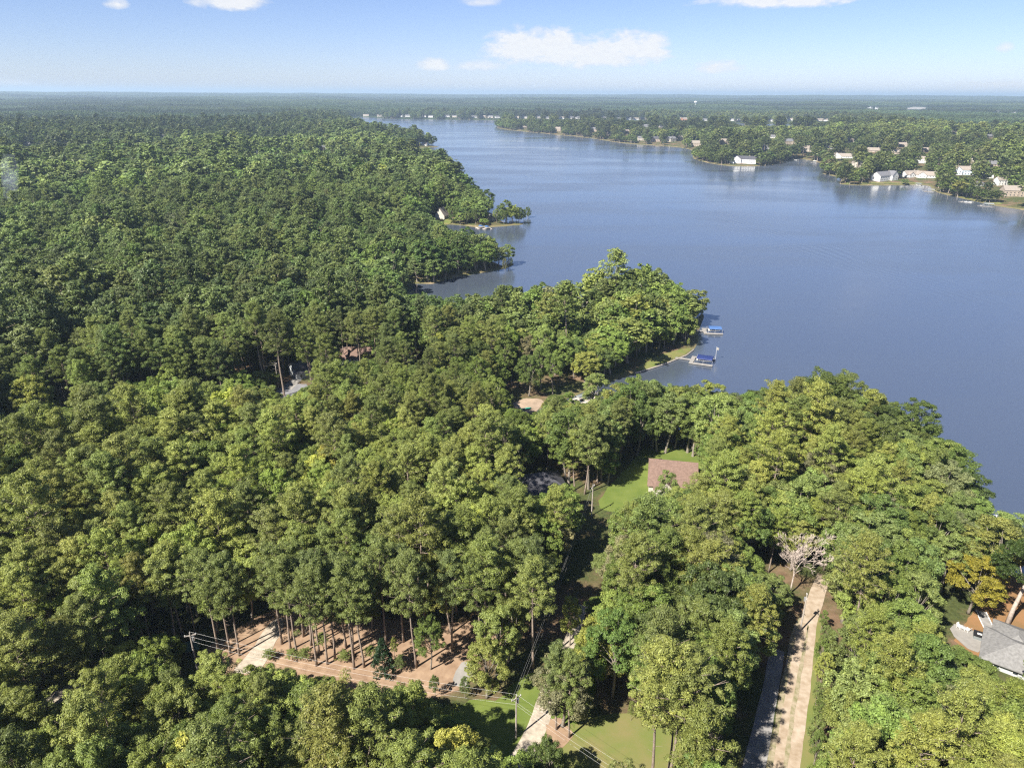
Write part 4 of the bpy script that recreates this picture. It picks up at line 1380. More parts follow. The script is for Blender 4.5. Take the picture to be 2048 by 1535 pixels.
def utility_pole(key, px, py, H, rz, label, arm=True, keep=True, transformer=False, lean=0.0):
    x, y, z = at(px, py)
    t = empty('utility_pole', (x, y, z), rz)
    MB().tube([(0, 0, -1), (lean * .5, 0, H * .5), (lean, 0, H)], [.19, .165, .13], 8).build('pole', M_POLE, t)
    tops = []
    if arm:
        a = MB().box(lean - 1.1, lean + 1.1, -.09, .06, H - .75, H - .58).build('crossarm', M_POLE, t)
        for sx in (-1.0, 1.0):
            MB().tube([(lean + sx, 0, H - .58), (lean + sx, 0, H - .3)], [.07, .05], 6).build('insulator', M_WHITE, a)
            tops.append((lean + sx, 0, H - .3))
    MB().tube([(lean, 0, H), (lean, 0, H + .28)], [.06, .04], 6).build('insulator', M_WHITE, t)
    tops.append((lean, 0, H + .28))
    tops.append((lean * .8, .2, H * .78))
    if transformer:
        MB().tube([(lean + .42, .15, H - 2.1), (lean + .42, .15, H - 1.2)], .28, 10).build('transformer', M_METAL, t)
    c, s = math.cos(rz), math.sin(rz)
    POLES[key] = [(x + c * p[0] - s * p[1], y + s * p[0] + c * p[1], z + p[2]) for p in tops]
    tag(t, label, 'utility pole')
    if keep:
        q = project(np.array([(x, y, z + H * f) for f in (0.15, 1.06)]))
        KEEP.append(([(q[0][0] - 6, q[0][1]), (q[0][0] + 6, q[0][1]), (q[1][0] + 7, q[1][1]), (q[1][0] - 7, q[1][1])], math.hypot(x, y)))
    return x, y, z


utility_pole('main', 1032, 1475, 10.4, R(38), 'roadside utility pole beside the gravel track at bottom centre', transformer=True)
utility_pole('west', 396, 1345, 10.4, R(20), 'leftmost utility pole with crossarm beside the green shelter', transformer=True)
utility_pole('road', 1600, 1262, 10.0, R(70), 'utility pole leaning over the sunlit gravel road', transformer=True, lean=.3)
utility_pole('circle', 557, 777, 11.0, R(80), 'pale utility pole at the asphalt turning circle', transformer=True)
utility_pole('far', 833, 724, 10.0, R(60), 'pale utility pole standing in the crowns right of the brown roofs', arm=False)
utility_pole('corridor', 1183, 1030, 10.0, R(60), 'utility pole in the shaded gap left of the bright green lawn', arm=True)
utility_pole('left', 136, 822, 10.0, R(80), 'dim utility pole along the dark pine wall at far left', arm=True)
utility_pole('south', 1600, 1850, 10.4, R(38), 'utility pole beyond the bottom edge carrying the lawn wires', keep=False)


def wire(a, b, ia, ib, label, sag=1.0, r=.013):
    A, B = Vector(POLES[a][ia]), Vector(POLES[b][ib])
    pts = []
    for k in range(19):
        t = k / 18
        p = A.lerp(B, t)
        p.z -= sag * 4 * t * (1 - t)
        pts.append(p)
    tag(MB().tube(pts, r, 4).build('overhead_wire', M_WIRE), label, 'wire')


for a, b, txt in (('west', 'main', 'over the pine straw bed from leftmost pole'), ('main', 'south', 'over the patchy lawn from roadside pole'),
                  ('main', 'corridor', 'from roadside pole up the shaded gap'), ('left', 'circle', 'along the dark pine wall')):
    for i, wd in ((2, 'top'), (0, 'middle'), (3, 'lowest')):
        wire(a, b, i, i, '%s overhead wire %s' % (wd, txt), 1.2 + .5 * (i == 3))
KEEP += [[(1450, 246.5), (1560, 247.2), (1650, 248.5), (1655, 251), (1560, 251.2), (1480, 250)], [(495, 299), (585, 299), (580, 304), (500, 304)], [(805, 292), (878, 291.5), (878, 296), (805, 297)]]
KEEP += [[(600, 1290), (1025, 1400), (1025, 1410), (600, 1302)]]

# smoke plume over the left woods
sm = bpy.data.materials.new('smoke')
sm.use_nodes = True
ST = NT(sm.node_tree)
ST.t.nodes.clear()
pvs = ST.n('ShaderNodeVolumePrincipled')
pvs.inputs['Color'].default_value = (.80, .88, 1.0, 1)
tcs = ST.n('ShaderNodeTexCoord')
nz = ST.noise(tcs.outputs['Object'], .09, 4, .6, .6)
sps = ST.n('ShaderNodeSeparateXYZ')
ST.l(tcs.outputs['Object'], sps.inputs[0])
dens = ST.math('MULTIPLY', ST.math('SUBTRACT', nz, .36), .11)
dens = ST.math('MAXIMUM', dens, 0.0)
ST.l(dens, pvs.inputs['Density'])
so = ST.n('ShaderNodeOutputMaterial')
ST.l(pvs.outputs[0], so.inputs['Volume'])
x, y, z = at(40, 452)
tag(MB().tube([(0, 0, 8), (1, 0, 16), (-2, 0, 26), (1, 0, 36), (4, 0, 50), (6, 0, 60)], [1.5, 3.5, 5, 6.5, 7, 4], 12).build('smoke', sm, None, (x, y, z)),
    'thin blue smoke plume rising from the left woods', 'smoke', kind='stuff')
# ------------------------------------------------------------------ where the trees stand
_d = math.hypot(*at(1580, 1185)[:2])
KEEP.append(([(1545, 1125), (1555, 1100), (1590, 1098), (1604, 1120), (1592, 1150), (1565, 1152)], _d))
KEEP.append(([(1888, 1125), (1900, 1105), (1985, 1105), (1990, 1185), (1930, 1200), (1890, 1180)], math.hypot(*at(1940, 1225)[:2])))
KEEP.append(([(928, 1310), (940, 1268), (1000, 1258), (1028, 1300), (1015, 1365), (955, 1375)], math.hypot(*at(972, 1392)[:2])))
KEEP += [[(398, 1306), (440, 1285), (500, 1240), (540, 1208), (600, 1235), (700, 1255), (850, 1280), (925, 1320), (930, 1350), (900, 1368), (800, 1362), (700, 1352), (640, 1328), (560, 1322), (500, 1330), (420, 1312)],
         [(925, 1408), (990, 1402), (1040, 1362), (1070, 1372), (1096, 1365), (1102, 1420), (1098, 1462), (1080, 1490), (1030, 1520), (1012, 1462), (950, 1440)],
         [(1092, 1470), (1150, 1442), (1190, 1452), (1230, 1432), (1300, 1462), (1308, 1490), (1292, 1520), (1310, 1540), (1150, 1540), (1135, 1500)],
         [(1602, 1225), (1636, 1212), (1630, 1290), (1616, 1400), (1602, 1540), (1522, 1540), (1538, 1440), (1562, 1340), (1572, 1280), (1588, 1240)],
         [(1510, 1540), (1535, 1400), (1550, 1340), (1570, 1340), (1530, 1540)],
         [(1092, 1330), (1090, 1290), (1135, 1200), (1160, 1120), (1178, 1040), (1188, 985), (1200, 990), (1200, 1050), (1175, 1120), (1170, 1200), (1120, 1300)],
         [(100, 1396), (120, 1378), (160, 1368), (165, 1380), (130, 1400)], [(672, 1086), (700, 1082), (716, 1092), (690, 1096)],
         ([(-20, 830), (60, 790), (150, 762), (300, 752), (300, 690), (150, 690), (-20, 720)], 276), ([(300, 752), (420, 762), (548, 768), (548, 700), (300, 690)], 270),
         [(1000, 775), (1020, 752), (1130, 756), (1160, 770), (1100, 790), (1050, 792)],
         [(1278, 722), (1310, 700), (1360, 690), (1390, 690), (1372, 705), (1300, 735)],
         [(818, 574), (870, 575), (912, 566), (1022, 540), (1024, 550), (960, 574), (900, 584), (820, 582)],
         [(1054, 592), (1066, 592), (1068, 606), (1056, 606)]]
SUNNY += [[(440, 1300), (520, 1250), (600, 1270), (720, 1310), (860, 1330), (920, 1345), (880, 1365), (700, 1350), (560, 1322), (480, 1322)],
          [(1000, 1412), (1060, 1375), (1096, 1370), (1100, 1440), (1070, 1480), (1045, 1450)],
          [(1110, 1480), (1160, 1455), (1230, 1440), (1300, 1470), (1300, 1540), (1150, 1540)],
          [(1608, 1230), (1632, 1220), (1628, 1290), (1612, 1400), (1598, 1540), (1545, 1540), (1562, 1440), (1582, 1340), (1596, 1290)],
          [(105, 1394), (130, 1378), (160, 1370), (160, 1382)], [(676, 1088), (712, 1088), (712, 1094), (676, 1094)]]
SHD = (math.sin(SUN_AZ) / math.tan(SUN_EL), math.cos(SUN_AZ) / math.tan(SUN_EL))


def any_in(Q, polys, r=None):
    """Q (N,K,2) pixels -> bool (N,) if any of the K points lies in any polygon (and nearer than its limit)"""
    N, K = Q.shape[:2]
    F = Q.reshape(-1, 2)
    hit = np.zeros(N * K, bool)
    rk = None if r is None else np.repeat(r, K)
    for p in polys:
        lim = None
        if isinstance(p, tuple):
            p, lim = p
        p = np.asarray(p, float)
        lo, hi = p.min(0), p.max(0)
        s = np.where((F[:, 0] >= lo[0]) & (F[:, 0] <= hi[0]) & (F[:, 1] >= lo[1]) & (F[:, 1] <= hi[1]))[0]
        if lim is not None and rk is not None and len(s):
            s = s[rk[s] < lim]
        if len(s):
            hit[s] |= in_poly(F[s], p)
    return hit.reshape(N, K).any(1)


P_DIM = np.array([(k['H'], k['Rc'], k['base']) for k in PINE_KW])
B_DIM = np.array([(k['H'], k['Rc'], k['base']) for k in BROAD_KW])


def dims(isp, var, scl):
    D = np.where(isp[:, None], P_DIM[var % NP_], B_DIM[var % NB_])
    return D[:, 0] * scl[:, 2], D[:, 1] * scl[:, 0] * np.where(isp, 1.12, 1.24), D[:, 2]


def crown_points(X, Y, Z, H, Rc, base, full=True):
    pts = []
    for fz, fr in ((base, .7), ((1 + base) / 2, 1.0), (0.15 * base + .85, .75)):
        for k in (-1, -.5, 0, .5, 1):
            pts.append(np.stack([X + Rc * fr * k, Y, Z + H * fz], -1))
    pts.append(np.stack([X, Y, Z + H], -1))
    for k in (-.6, 0, .6):                            # near lower rim and far upper rim
        pts.append(np.stack([X + Rc * k, Y - Rc * .75, Z + H * (base + .08)], -1))
        pts.append(np.stack([X + Rc * k, Y + Rc * .6, Z + H * .84], -1))
    if full:
        for fz in (0, .25):
            pts.append(np.stack([X, Y, Z + H * fz], -1))
    return np.stack(pts, 1)


def allowed(X, Y, Z, H, Rc, base, sun=True):
    ok = ~any_in(project(crown_points(X, Y, Z, H, Rc, base)), KEEP, np.hypot(X, Y))
    if sun:
        c = []
        for fz, fr in ((base + .12, .6), ((1 + base) / 2, .8), (.95, .3)):
            for kx, ky in ((-1, 0), (1, 0), (0, 1), (0, -1), (0, 0)):
                h = H * fz
                c.append(np.stack([X + SHD[0] * h + Rc * fr * kx, Y + SHD[1] * h + Rc * fr * ky, Z], -1))
        ok &= ~any_in(project(np.stack(c, 1)), SUNNY)
    for p in NOTRUNK:
        p = np.asarray(p)
        lo, hi = p.min(0) - 1, p.max(0) + 1
        s = np.where((X > lo[0]) & (X < hi[0]) & (Y > lo[1]) & (Y < hi[1]) & ok)[0]
        if len(s):
            ok[s] &= ~in_poly(np.stack([X[s], Y[s]], 1), p)
    return ok


def hexgrid(r0, r1, sp, jit, half=R(46), margin=40.0):
    ys = np.arange(-40 if r0 < 100 else r0 * math.cos(half) - 20, r1, sp * .866)
    out = []
    for i, yv in enumerate(ys):
        w = max(0, yv) * math.tan(R(37.5)) + margin
        xs = np.arange(-w, w, sp) + (sp / 2 if i % 2 else 0)
        out.append(np.stack([xs, np.full(len(xs), yv)], 1))
    G = np.vstack(out)
    G = G + RNG.uniform(-jit, jit, G.shape) * sp
    r = np.hypot(G[:, 0], G[:, 1])
    return G[(r >= r0) & (r < r1)]


def species(X, Y, pix, sd):
    r = np.hypot(X, Y)
    p = .50 + .30 * waves(X, Y, 95, 5, 31) + .22 * waves(X, Y, 420, 4, 32)
    p += .28 * sstep(30, -60, X) * (r < 330)
    p -= .22 * sstep(40, 90, X) * (r < 300)
    p -= .25 * ((r > 250) & (r < 480) & (X > -20))
    p -= .15 * (r > 420)
    p -= .5 * ((sd < 26) & (r < 330))
    p += .6 * ((pix[:, 0] < 580) & (pix[:, 1] > 600) & (pix[:, 1] < 800) & (r > 200))
    return (RNG.uniform(size=len(X)) < np.clip(p, .06, .96)) & ((sd > np.where(r > 330, 34, 15)) | (r > 900))


TONES = ['mid green', 'dark green', 'light green', 'yellow-green', 'yellow', 'brownish green']


def tones(X, Y, pix):
    n = len(X)
    r = np.hypot(X, Y)
    sun_side = np.clip(sstep(-10, 75, X) * (r < 320) + .75 * ((r > 300) & (r < 460) & (X > 45)), 0, 1)
    cl = waves(X, Y, 60, 5, 51)
    w = np.stack([np.full(n, .46), .26 - .2 * sun_side, .19 + .14 * sun_side, .065 + .17 * sun_side + .06 * np.maximum(cl, 0), np.zeros(n), .012 + .03 * sun_side], 1)
    w = np.maximum(w, 0)
    c = np.cumsum(w / w.sum(1, keepdims=True), 1)
    return (RNG.uniform(size=(n, 1)) > c).sum(1).clip(0, 5)


def tint_of(isp, tone, X, Y):
    n = len(X)
    T = PINE_T[RNG.integers(0, len(PINE_T), n)]
    for k, nm in enumerate(TONES):
        pal = np.array(BROAD_T[nm])
        s = ~isp & (tone == k)
        T[s] = pal[RNG.integers(0, len(pal), s.sum())]
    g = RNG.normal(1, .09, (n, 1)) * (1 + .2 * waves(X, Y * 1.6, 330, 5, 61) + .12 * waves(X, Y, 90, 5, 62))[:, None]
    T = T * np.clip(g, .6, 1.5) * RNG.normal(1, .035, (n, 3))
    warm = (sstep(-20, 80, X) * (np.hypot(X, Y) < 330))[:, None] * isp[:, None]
    T = T * (1 + (.38 * np.tanh(2.5 * waves(X * .4, Y, 620, 6, 63)) * sstep(500, 1300, np.hypot(X, Y))).clip(-.45, .4))[:, None]  # stand tint in sharp bands; the dark ones stand in for cloud shadows
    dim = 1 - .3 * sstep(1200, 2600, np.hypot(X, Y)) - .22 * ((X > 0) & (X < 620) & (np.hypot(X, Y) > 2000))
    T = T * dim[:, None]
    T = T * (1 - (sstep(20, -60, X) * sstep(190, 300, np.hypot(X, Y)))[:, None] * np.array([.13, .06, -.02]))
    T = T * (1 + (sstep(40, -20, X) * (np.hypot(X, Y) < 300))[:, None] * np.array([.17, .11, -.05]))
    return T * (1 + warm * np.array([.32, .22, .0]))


def grow(r0, r1, sp, jit=.36, thin=.03, sdmin=3.0, sdmax=None, grow_=1.0, sun=True, shorter=False, fat=1.0, var_=.13):
    G = hexgrid(r0, r1, sp, jit)
    G = G[RNG.uniform(size=len(G)) > thin]
    sd = signed_dist(G[:, 0], G[:, 1])
    k = sd > sdmin
    if sdmax:
        k &= (sd < sdmax) | (np.hypot(G[:, 0], G[:, 1]) < 2600)
    G, sd = G[k], sd[k]
    if r0 > 200:                                     # woodland tracks and small openings
        q = (np.abs(waves(G[:, 0], G[:, 1], 900, 4, 91)) < .010) | (waves(G[:, 0], G[:, 1], 260, 5, 92) > 1.02)
        q &= np.hypot(G[:, 0], G[:, 1]) > 430
        G, sd = G[~q], sd[~q]
    rr = np.hypot(G[:, 0], G[:, 1])
    q = (G[:, 0] > 280) & (rr > 900) & (rr < 2100) & (RNG.uniform(size=len(G)) < .22)      # opener woods round the lake houses
    G, sd = G[~q], sd[~q]
    X, Y = G.T
    Z = height(X, Y, sd)
    n = len(X)
    pix = project(np.stack([X, Y, Z], 1))
    isp = species(X, Y, pix, sd)
    var = RNG.integers(0, 6, n)
    s = RNG.normal(1, var_, n).clip(.62, 1.45) * grow_ * (1 + .13 * waves(X, Y, 170, 5, 81))
    edge = np.clip(.74 + .011 * sd, .74, 1)            # shore trees stay lower
    scl = np.stack([s * RNG.uniform(.92, 1.12, n), s * RNG.uniform(.92, 1.12, n), s * RNG.uniform(.9, 1.1, n) * edge], 1)
    scl[:, :2] *= fat
    wide = 1 + .12 * sstep(10, 70, X) * (np.hypot(X, Y) < 320) * ~isp
    scl[:, :2] *= wide[:, None]
    H, Rc, base = dims(isp, var, scl)
    ok = allowed(X, Y, Z, H, Rc, base, sun)
    if shorter:                                      # where a tall tree would not fit a shorter one may
        for f in (.74, .55, .4):
            bad = np.where(~ok)[0]
            s2 = scl[bad] * np.array([.6 + .4 * f, .6 + .4 * f, f])
            no = np.zeros(len(bad), bool)
            H, Rc, base = dims(no, var[bad], s2)
            fit = allowed(X[bad], Y[bad], Z[bad], H, Rc, base, sun)
            g_ = bad[fit]
            scl[g_] = s2[fit]
            isp[g_] = False
            ok[g_] = True
    X, Y, Z, isp, var, scl = X[ok], Y[ok], Z[ok], isp[ok], var[ok], scl[ok]
    tone = tones(X, Y, pix[ok])
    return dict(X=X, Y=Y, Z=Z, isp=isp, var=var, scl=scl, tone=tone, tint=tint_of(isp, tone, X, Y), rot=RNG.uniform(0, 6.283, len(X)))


NOTRUNK.append([at(*p)[:2] for p in [(890, 1405), (1000, 1392), (1100, 1365), (1112, 1500), (1020, 1540), (930, 1470)]])
NOTRUNK.append([at(*p)[:2] for p in [(1560, 1270), (1565, 1180), (1600, 1150), (1660, 1150), (1665, 1175), (1640, 1270)]])
near = grow(50, 300, 5.6, sdmin=1.5, shorter=True, fat=1.0)
mid = grow(300, 820, 6.4, sdmin=1.0, shorter=True, fat=1.24, var_=.19, thin=.08)
far = grow(820, 3850, 8.4, jit=.4, sdmin=1.0, fat=1.55, var_=.22, thin=.1, sdmax=260, grow_=1.06, sun=False)
print('trees', len(near['X']), len(mid['X']), len(far['X']))

# ------------------------------------------------------------------ trees set by hand (pixel of the foot, kind, height m, width factor, tone, label)
P, B = True, False
HAND = [(438, 1304, P, 25), (461, 1306, P, 24), (479, 1310, P, 25), (563, 1287, P, 25), (582, 1300, P, 23), (596, 1312, P, 25), (606, 1273, P, 24), (622, 1290, P, 22),
        (637, 1306, P, 25), (633, 1330, P, 24), (655, 1328, P, 26), (670, 1320, P, 23), (692, 1294, P, 24), (707, 1310, P, 22), (709, 1337, P, 27), (728, 1333, P, 25),
        (772, 1290, P, 27), (807, 1283, P, 25), (832, 1334, P, 28), (903, 1302, P, 25), (969, 1250, P, 25), (1028, 1275, P, 25), (1065, 1283, P, 26)]
SIDE = 'left'
hand = []
for i, (px, py, isp, H) in enumerate(HAND):
    hand.append((px, py, isp, H, .95, 0, 'tall bare-trunked pine, %s trunk from the left in the pine straw bed' % ORD[i], 'pines in the pine straw bed'))
hand += [(862, 1338, B, 14, .85, 0, 'bushy mid green tree right of the last bare pine trunk', None),
         (974, 1394, B, 14.5, 1.15, 3, 'big round light green tree beside the short pale driveway', None),
         (1125, 1452, B, 17, 1.1, 5, 'broad brownish green tree over two grey trunks by the gravel track', None),
         (1112, 1458, P, 20, .8, 0, 'pine with bare grey trunk closest to the gravel track', None),
         (1138, 1474, P, 20, .8, 0, 'pine with bare grey trunk beside the patchy lawn', None),
         (1090, 1590, B, 13, 1.0, 1, 'dark rounded tree at bottom edge left of the patchy lawn', None),
         (1225, 1610, B, 8, 1.0, 1, 'dark crown just rising over the bottom edge of the patchy lawn', None),
         (930, 1395, B, 5.5, .62, 1, 'small dark spiky tree right of the straw bed edge', None),
         (870, 1392, B, 5.5, .62, 1, 'small dark spiky tree at the lower edge of the straw bed', None),
         (790, 1318, B, 6, .5, 3, 'little yellow-green sapling behind the dark holly', None),
         (640, 790, B, 9, .95, 3, 'yellow-green tree right of the asphalt turning circle', None),
         (735, 742, B, 9, .85, 3, 'bright yellow-green tree in front of the reddish brown roof', None),
         (792, 738, B, 10, .9, 3, 'bright yellow-green tree right of the brown roofs', None),
         (1936, 1226, B, 15.0, 1.6, 4, 'golden yellow tree above the pale patio', None),
         (1140, 1290, B, 13, .72, 3, 'bright yellow-green tree rising from the shaded gap', None),
         (1262, 1440, B, 5, .5, 3, 'small yellow-green shrub at the upper edge of the patchy lawn', None),
         (1010, 547, B, 12, .55, 5, 'thin brownish tree on the spit of the second peninsula', None),
         (1022, 534, B, 7, .6, 1, 'small dark tree at the very tip of the spit', None),
         (1040, 447, B, 16, 1.0, 1, 'dark spreading tree at the end of the round point', None),
         (1055, 442, B, 15, 1.0, 1, 'dark spreading tree at the very tip of the round point', None),
         (1024, 445, B, 16, 1.0, 1, 'dark spreading tree third from the tip of the round point', None),
         (1376, 694, B, 5, .45, 3, 'small yellow-green bush by the sea wall end', None),
         (1170, 988, P, 26, 1.1, 0, 'tall spreading pine between the dark grey and brown roofs', None),
         (1330, 1020, B, 13, .95, 2, 'light green tree in front of the brown roof', None)]
for i, (px, py) in enumerate(((1642, 1262), (1640, 1300), (1637, 1335), (1634, 1372), (1631, 1410), (1628, 1450), (1624, 1492), (1620, 1535), (1616, 1580))):
    hand.append((px + (i % 2) * 6, py, B, 6 + (i * 5) % 4, .62, (0, 2, 0, 3, 2)[i % 5], 'low bushy tree on the right verge of the gravel road, %s from its far end' % ORD[i], 'verge trees'))
for i, (px, py) in enumerate(((905, 441), (916, 445), (926, 440), (934, 448), (943, 442), (951, 449), (958, 441), (993, 447), (1000, 441), (1008, 448), (1014, 443), (1032, 444), (1047, 446))):
    hand.append((px, py, B, 13 + i % 3 * 1.5, 1.0, (0, 1, 0, 2)[i % 4], 'rounded tree on the round point, %s from the cream house' % ORD[i], 'trees of the round point'))
for i, (px, py) in enumerate(((585, 1318), (612, 1322), (648, 1300), (690, 1322), (742, 1318), (800, 1345), (540, 1318))):
    hand.append((px, py, P, 2.4 + i % 3, .32, 0, 'little green pine sapling, %s from the left in the straw bed' % ORD[i], 'saplings in the straw bed'))
# pines that stand behind the two brown roofs with bare trunks in view
for i, px in enumerate((618, 632, 690, 697, 706, 718, 742, 752, 770, 798)):
    hand.append((px, 722 + (i * 7) % 9, P, 24 + (i % 3), .85, 0, 'slender pine, %s trunk from the left along the brown roofs' % ORD[i], 'pines along the brown roofs'))
for i, (px, py) in enumerate(((995, 792), (1058, 792), (1082, 776), (1106, 788))):
    hand.append((px, py, B, 19, 1.0, 0, 'tall broadleaf with pale trunk, %s from the left behind the small beach' % ORD[i], 'trees behind the beach'))
HX = np.array([at(h[0], h[1]) for h in hand])


def spawn(isp, var, loc, rz, scl, tint, label, group, name=None, cat='tree', meshes=None, tilt=(0, 0)):
    t = bpy.data.objects.new(name or ('pine_tree' if isp else 'broadleaf_tree'), None)
    COL.objects.link(t)
    t.location = loc
    t.rotation_euler = (tilt[0], tilt[1], rz)
    t.scale = scl
    tm, cm = meshes or (PINES if isp else BROADS)[var]
    a = bpy.data.objects.new('trunk', tm)
    b = bpy.data.objects.new('crown', cm)
    for c in (a, b):
        COL.objects.link(c)
        c.parent = t
    b['tint'] = [float(v) for v in tint]
    tag(t, label, cat, group)
    return t


def tint_tone(k):
    pal = BROAD_T[TONES[k]]
    return np.array(pal[RNG.integers(0, len(pal))])


for (px, py, isp, H, wf, tone, lb, gr), (x, y, z) in zip(hand, HX):
    v = int(RNG.integers(0, 6))
    D = (P_DIM if isp else B_DIM)[v]
    s = H / D[0]
    w = wf * (1.0 if isp else max(s, .55) if H > 9 else s * 1.2)
    spawn(isp, v, (x, y, z), RNG.uniform(0, 6.28), (w, w, s), PINE_T[RNG.integers(0, 4)] if isp else (.25, .225, .035) if tone == 4 else tint_tone(tone), lb, gr)

# pointed dark holly in the straw bed
def holly(seed, H=9.0, Rc=2.6):
    rng = np.random.default_rng(seed)
    mb, along = trunk_mb(H, .14, .1, rng)
    cen, rad = [], []
    for k in range(150):
        t = rng.uniform(0.04, 1)
        a = rng.uniform(0, 6.28)
        r = Rc * (1 - t) ** .75 * rng.uniform(.7, 1.05)
        cen.append((math.cos(a) * r, math.sin(a) * r, .4 + t * (H - .4)))
        rad.append(.5)
    V, F = clump_leaves(cen, rad, 22, .38, .24, rng, up=.2)
    return mb, (V, F)


x, y, z = at(768, 1347)
spawn(False, 0, (x, y, z), 0, (1, 1, 1), (.022, .045, .018), 'dark pointed holly tree standing in the pine straw bed', None, 'holly_tree', meshes=tree_meshes('holly', holly, M_BARK2, M_LEAF, seed=1))
x, y, z = at(1030, 531)

# big pale trunk at the right edge, leaning right
mbt = MB()
mbt.tube([(0, 0, -.6), (.5, .2, 5), (1.2, .3, 9.5), (1.5, .2, 13), (1.2, 0, 18)], [.62, .46, .40, .3, .1], 9)
mbt.tube([(1.2, .3, 9.2), (2.6, .8, 12.5), (3.6, 1.0, 17)], [.34, .24, .08], 7)
mbt.tube([(1.35, .3, 11), (-.4, -.3, 14), (-1.8, -.5, 17)], [.22, .15, .05], 6)
_, (V, F) = broadleaf(331, H=23, Rc=6.0, base=.5, lobes=20)
x, y, z = at(2013, 1250)
spawn(False, 0, (x, y, z), 0, (1, 1, 1), (.06, .095, .022), 'tall tree with thick pale forked trunk at the right edge', None, 'broadleaf_tree',
      meshes=(mbt.mesh('pale_trunk', M_PALE, True), np_mesh('pale_crown', V, F, M_LEAF)))
x, y, z = at(1992, 1180)
spawn(False, 3, (x, y, z), 1.0, (.95, .95, .95), (.085, .105, .03), 'olive tree with short pale trunk behind the orange mulch', None, meshes=(mbt.mesh('pale_trunk', M_PALE, True), BROADS[3][1]))


# bare dead tree
def dead_tree(seed, H=17.0):
    rng = random.Random(seed)
    trunk, twigs = MB(), MB()

    def grow_(p, d, L, r, depth):
        q = p + d * L
        m = (p + q) / 2 + Vector((rng.uniform(-1, 1), rng.uniform(-1, 1), 0)) * L * .06
        (trunk if depth < 2 else twigs).tube([p, m, q], [r, r * .8, r * .62], 5 if depth < 2 else 3, cap=False)
        if depth >= 6:
            return
        for _ in range(3 if depth else 5):
            nd = (d + Vector((rng.gauss(0, .55), rng.gauss(0, .55), rng.gauss(.12, .3)))).normalized()
            grow_(p.lerp(q, rng.uniform(.6, 1)), nd, L * rng.uniform(.55, .75), max(r * .55, .035), depth + 1)
    grow_(Vector((0, 0, -.5)), Vector((.03, 0, 1)), H * .42, .24, 0)
    return trunk, twigs


DEAD = []
for s in (4, 9):
    a, b = dead_tree(s)
    DEAD.append((a.mesh('dead_trunk', M_PALE, True), b.mesh('dead_twigs', M_PALE)))
for px, py, sc, k, lb in ((1580, 1185, 1.0, 0, 'bare greyish pink dead tree left of the upper gravel road'), (1750, 1268, .8, 1, 'bare pale snag among crowns right of the gravel road'),
                          (1392, 1545, .75, 1, 'bare white snag at the bottom edge right of the patchy lawn'), (1435, 1080, .7, 0, 'thin dead tree among crowns below the brown roof')):
    x, y, z = at(px, py)
    t = empty('dead_tree', (x, y, z), k * 1.3)
    t.scale = (sc, sc, sc)
    link('trunk', DEAD[k][0], t)
    link('crown', DEAD[k][1], t)
    tag(t, lb, 'tree')
DEADXY = np.array([at(1580, 1185)[:2], at(1750, 1268)[:2], at(1392, 1545)[:2]])
hand_xy = np.vstack([HX[:, :2], DEADXY, [at(768, 1347)[:2], at(2013, 1250)[:2], at(1992, 1180)[:2]]])


def drop_near_hand(g, dist=3.6):
    XY = np.stack([g['X'], g['Y']], 1)
    d = np.linalg.norm(XY[:, None] - hand_xy[None], axis=2).min(1)
    k = d > dist
    return {a: v[k] for a, v in g.items()}


near = drop_near_hand(near)
mid = drop_near_hand(mid)

# dead tree must rise clear of the crowns in front of it
# ------------------------------------------------------------------ the 300 largest in view of each kind are things of their own
n = len(near['X'])
Hh, Rr, _b = dims(near['isp'], near['var'], near['scl'])
cpx = project(np.stack([near['X'], near['Y'], near['Z'] + Hh * .75], 1))
dist = np.sqrt(near['X'] ** 2 + near['Y'] ** 2 + (CAM_Z - near['Z'] - Hh) ** 2)
inview = (cpx[:, 0] > -10) & (cpx[:, 0] < 2058) & (cpx[:, 1] < 1560)
single = np.zeros(n, bool)
n_hand = {True: sum(1 for h in hand if h[2]), False: sum(1 for h in hand if not h[2]) + 2}
for isp in (True, False):
    c = np.where(inview & (near['isp'] == isp))[0]
    c = c[np.argsort(dist[c])][:296 - n_hand[isp]]
    single[c] = True
LM = [((650, 1310), 'pine straw bed'), ((1032, 1430), 'roadside utility pole'), ((1230, 1490), 'patchy lawn'), ((1590, 1380), 'gravel road'), ((1572, 1125), 'bare dead tree'),
      ((1930, 1150), 'golden yellow tree'), ((2010, 1300), 'light grey roof'), ((1345, 940), 'brown roof'), ((1080, 960), 'dark grey roof'), ((1076, 1083), 'white shed wall'),
      ((388, 1288), 'green shelter'), ((132, 1386), 'bottom left gravel patch'), ((1985, 1030), 'wooden right edge dock'), ((700, 1088), 'glimpsed pale driveway'),
      ((972, 1320), 'big round tree'), ((1140, 1235), 'shaded gap'), ((1750, 1230), 'pale snag')]
LMP = np.array([l[0] for l in LM], float)
SIDES = ('right of', 'below', 'left of', 'above')
buckets = {}
for i in np.where(single)[0]:
    v = cpx[i] - LMP
    d = np.hypot(v[:, 0], v[:, 1])
    k = int(d.argmin())
    a = math.degrees(math.atan2(v[k][1], v[k][0])) % 360
    side = int(((a + 45) % 360) // 90)
    buckets.setdefault((k, side), []).append((d[k], i))
LABEL = {}
PT = ('mid green', 'olive green', 'dark green', 'light green')
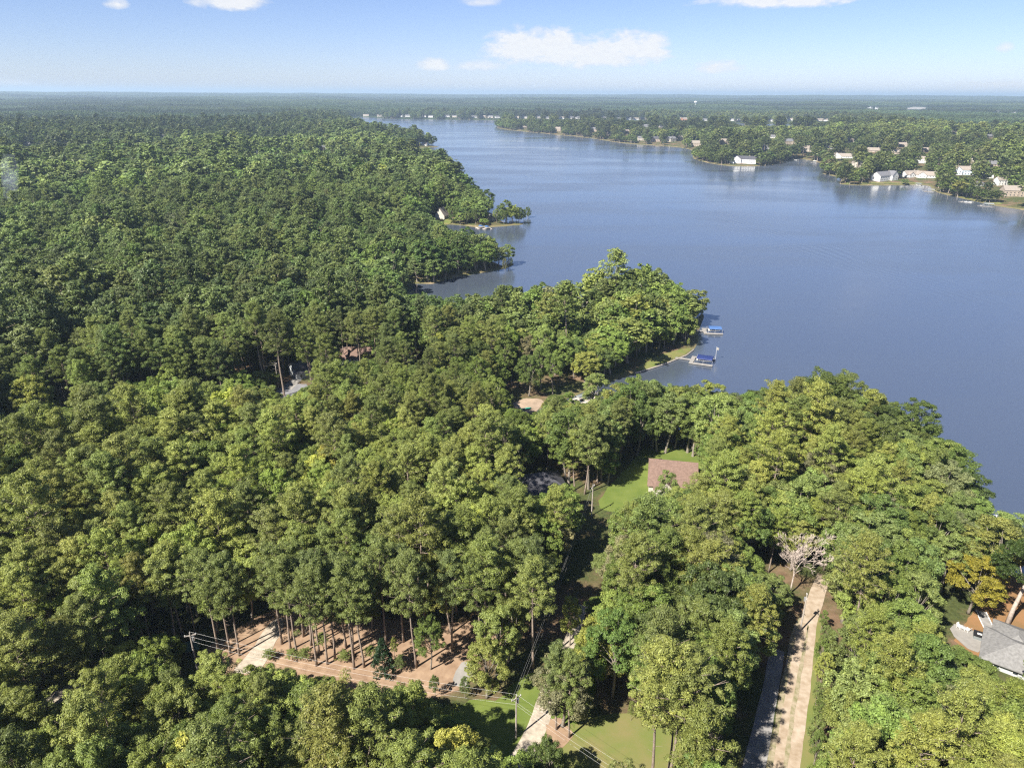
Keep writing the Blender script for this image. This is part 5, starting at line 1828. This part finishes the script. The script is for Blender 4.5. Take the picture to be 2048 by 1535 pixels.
for (k, side), lst in buckets.items():
    for rank, (_, i) in enumerate(sorted(lst)):
        t = near['tint'][i]
        if near['isp'][i]:
            b = t[1]
            tn = 'dark green' if b < .072 * TINT_GAIN else 'olive green' if t[0] > .08 * TINT_GAIN else 'mid green'
            kd = 'pine'
        else:
            tn, kd = TONES[near['tone'][i]], 'broadleaf tree'
        od = ORD[rank] if rank < len(ORD) else 'outermost'
        LABEL[i] = '%s %s, %s crown out %s the %s' % (tn, kd, od, SIDES[side], LM[k][1])
for i in np.where(single)[0]:
    spawn(bool(near['isp'][i]), int(near['var'][i]), (near['X'][i], near['Y'][i], near['Z'][i]), near['rot'][i], near['scl'][i], near['tint'][i], LABEL[i],
          'pines of the near wood' if near['isp'][i] else 'broadleaf trees of the near wood', tilt=tuple(RNG.normal(0, .02, 2)))


def scatter_trees(name, g, coll, label):
    n = len(g['X'])
    rot = np.stack([RNG.normal(0, .025, n), RNG.normal(0, .025, n), g['rot']], 1)
    scatter(name, np.stack([g['X'], g['Y'], g['Z']], 1), rot, g['scl'], np.where(g['isp'], 0, 6) + g['var'], g['tint'], coll, label)


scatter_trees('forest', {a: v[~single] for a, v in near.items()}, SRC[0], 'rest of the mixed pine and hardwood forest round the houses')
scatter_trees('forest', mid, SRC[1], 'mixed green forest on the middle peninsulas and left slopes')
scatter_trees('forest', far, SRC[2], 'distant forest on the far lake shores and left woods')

# closed canopy beyond
G = hexgrid(2550, 11000, 54.0, .3)
sd = signed_dist(G[:, 0], G[:, 1])
r = np.hypot(G[:, 0], G[:, 1])
k = (sd > 40) & ((sd >= 235) | (r > 3800))
G, sd = G[k], sd[k]
X, Y = G.T
Z = height(X, Y, sd) - 1.0
ok = ~any_in(project(crown_points(X, Y, Z, np.full(len(X), 22.), np.full(len(X), 26.), np.full(len(X), .3))), KEEP, np.hypot(X, Y))
X, Y, Z = X[ok], Y[ok], Z[ok]
n = len(X)
tn = TINT_GAIN * np.array([(.030, .046, .018)]) * (1 + .5 * np.tanh(2.5 * waves(X * .3, Y, 1000, 6, 71)) + .15 * RNG.normal(size=n))[:, None].clip(.4, 1.9)  # dark bands put cloud shadow into the canopy tint, along with darker stands
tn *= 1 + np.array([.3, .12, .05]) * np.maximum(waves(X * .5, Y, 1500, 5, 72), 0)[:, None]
s = RNG.uniform(.9, 1.15, n)
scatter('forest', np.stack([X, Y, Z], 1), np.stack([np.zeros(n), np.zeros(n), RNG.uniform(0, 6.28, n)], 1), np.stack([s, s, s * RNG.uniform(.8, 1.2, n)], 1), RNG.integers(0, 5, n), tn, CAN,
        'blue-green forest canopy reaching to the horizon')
print('canopy', n)
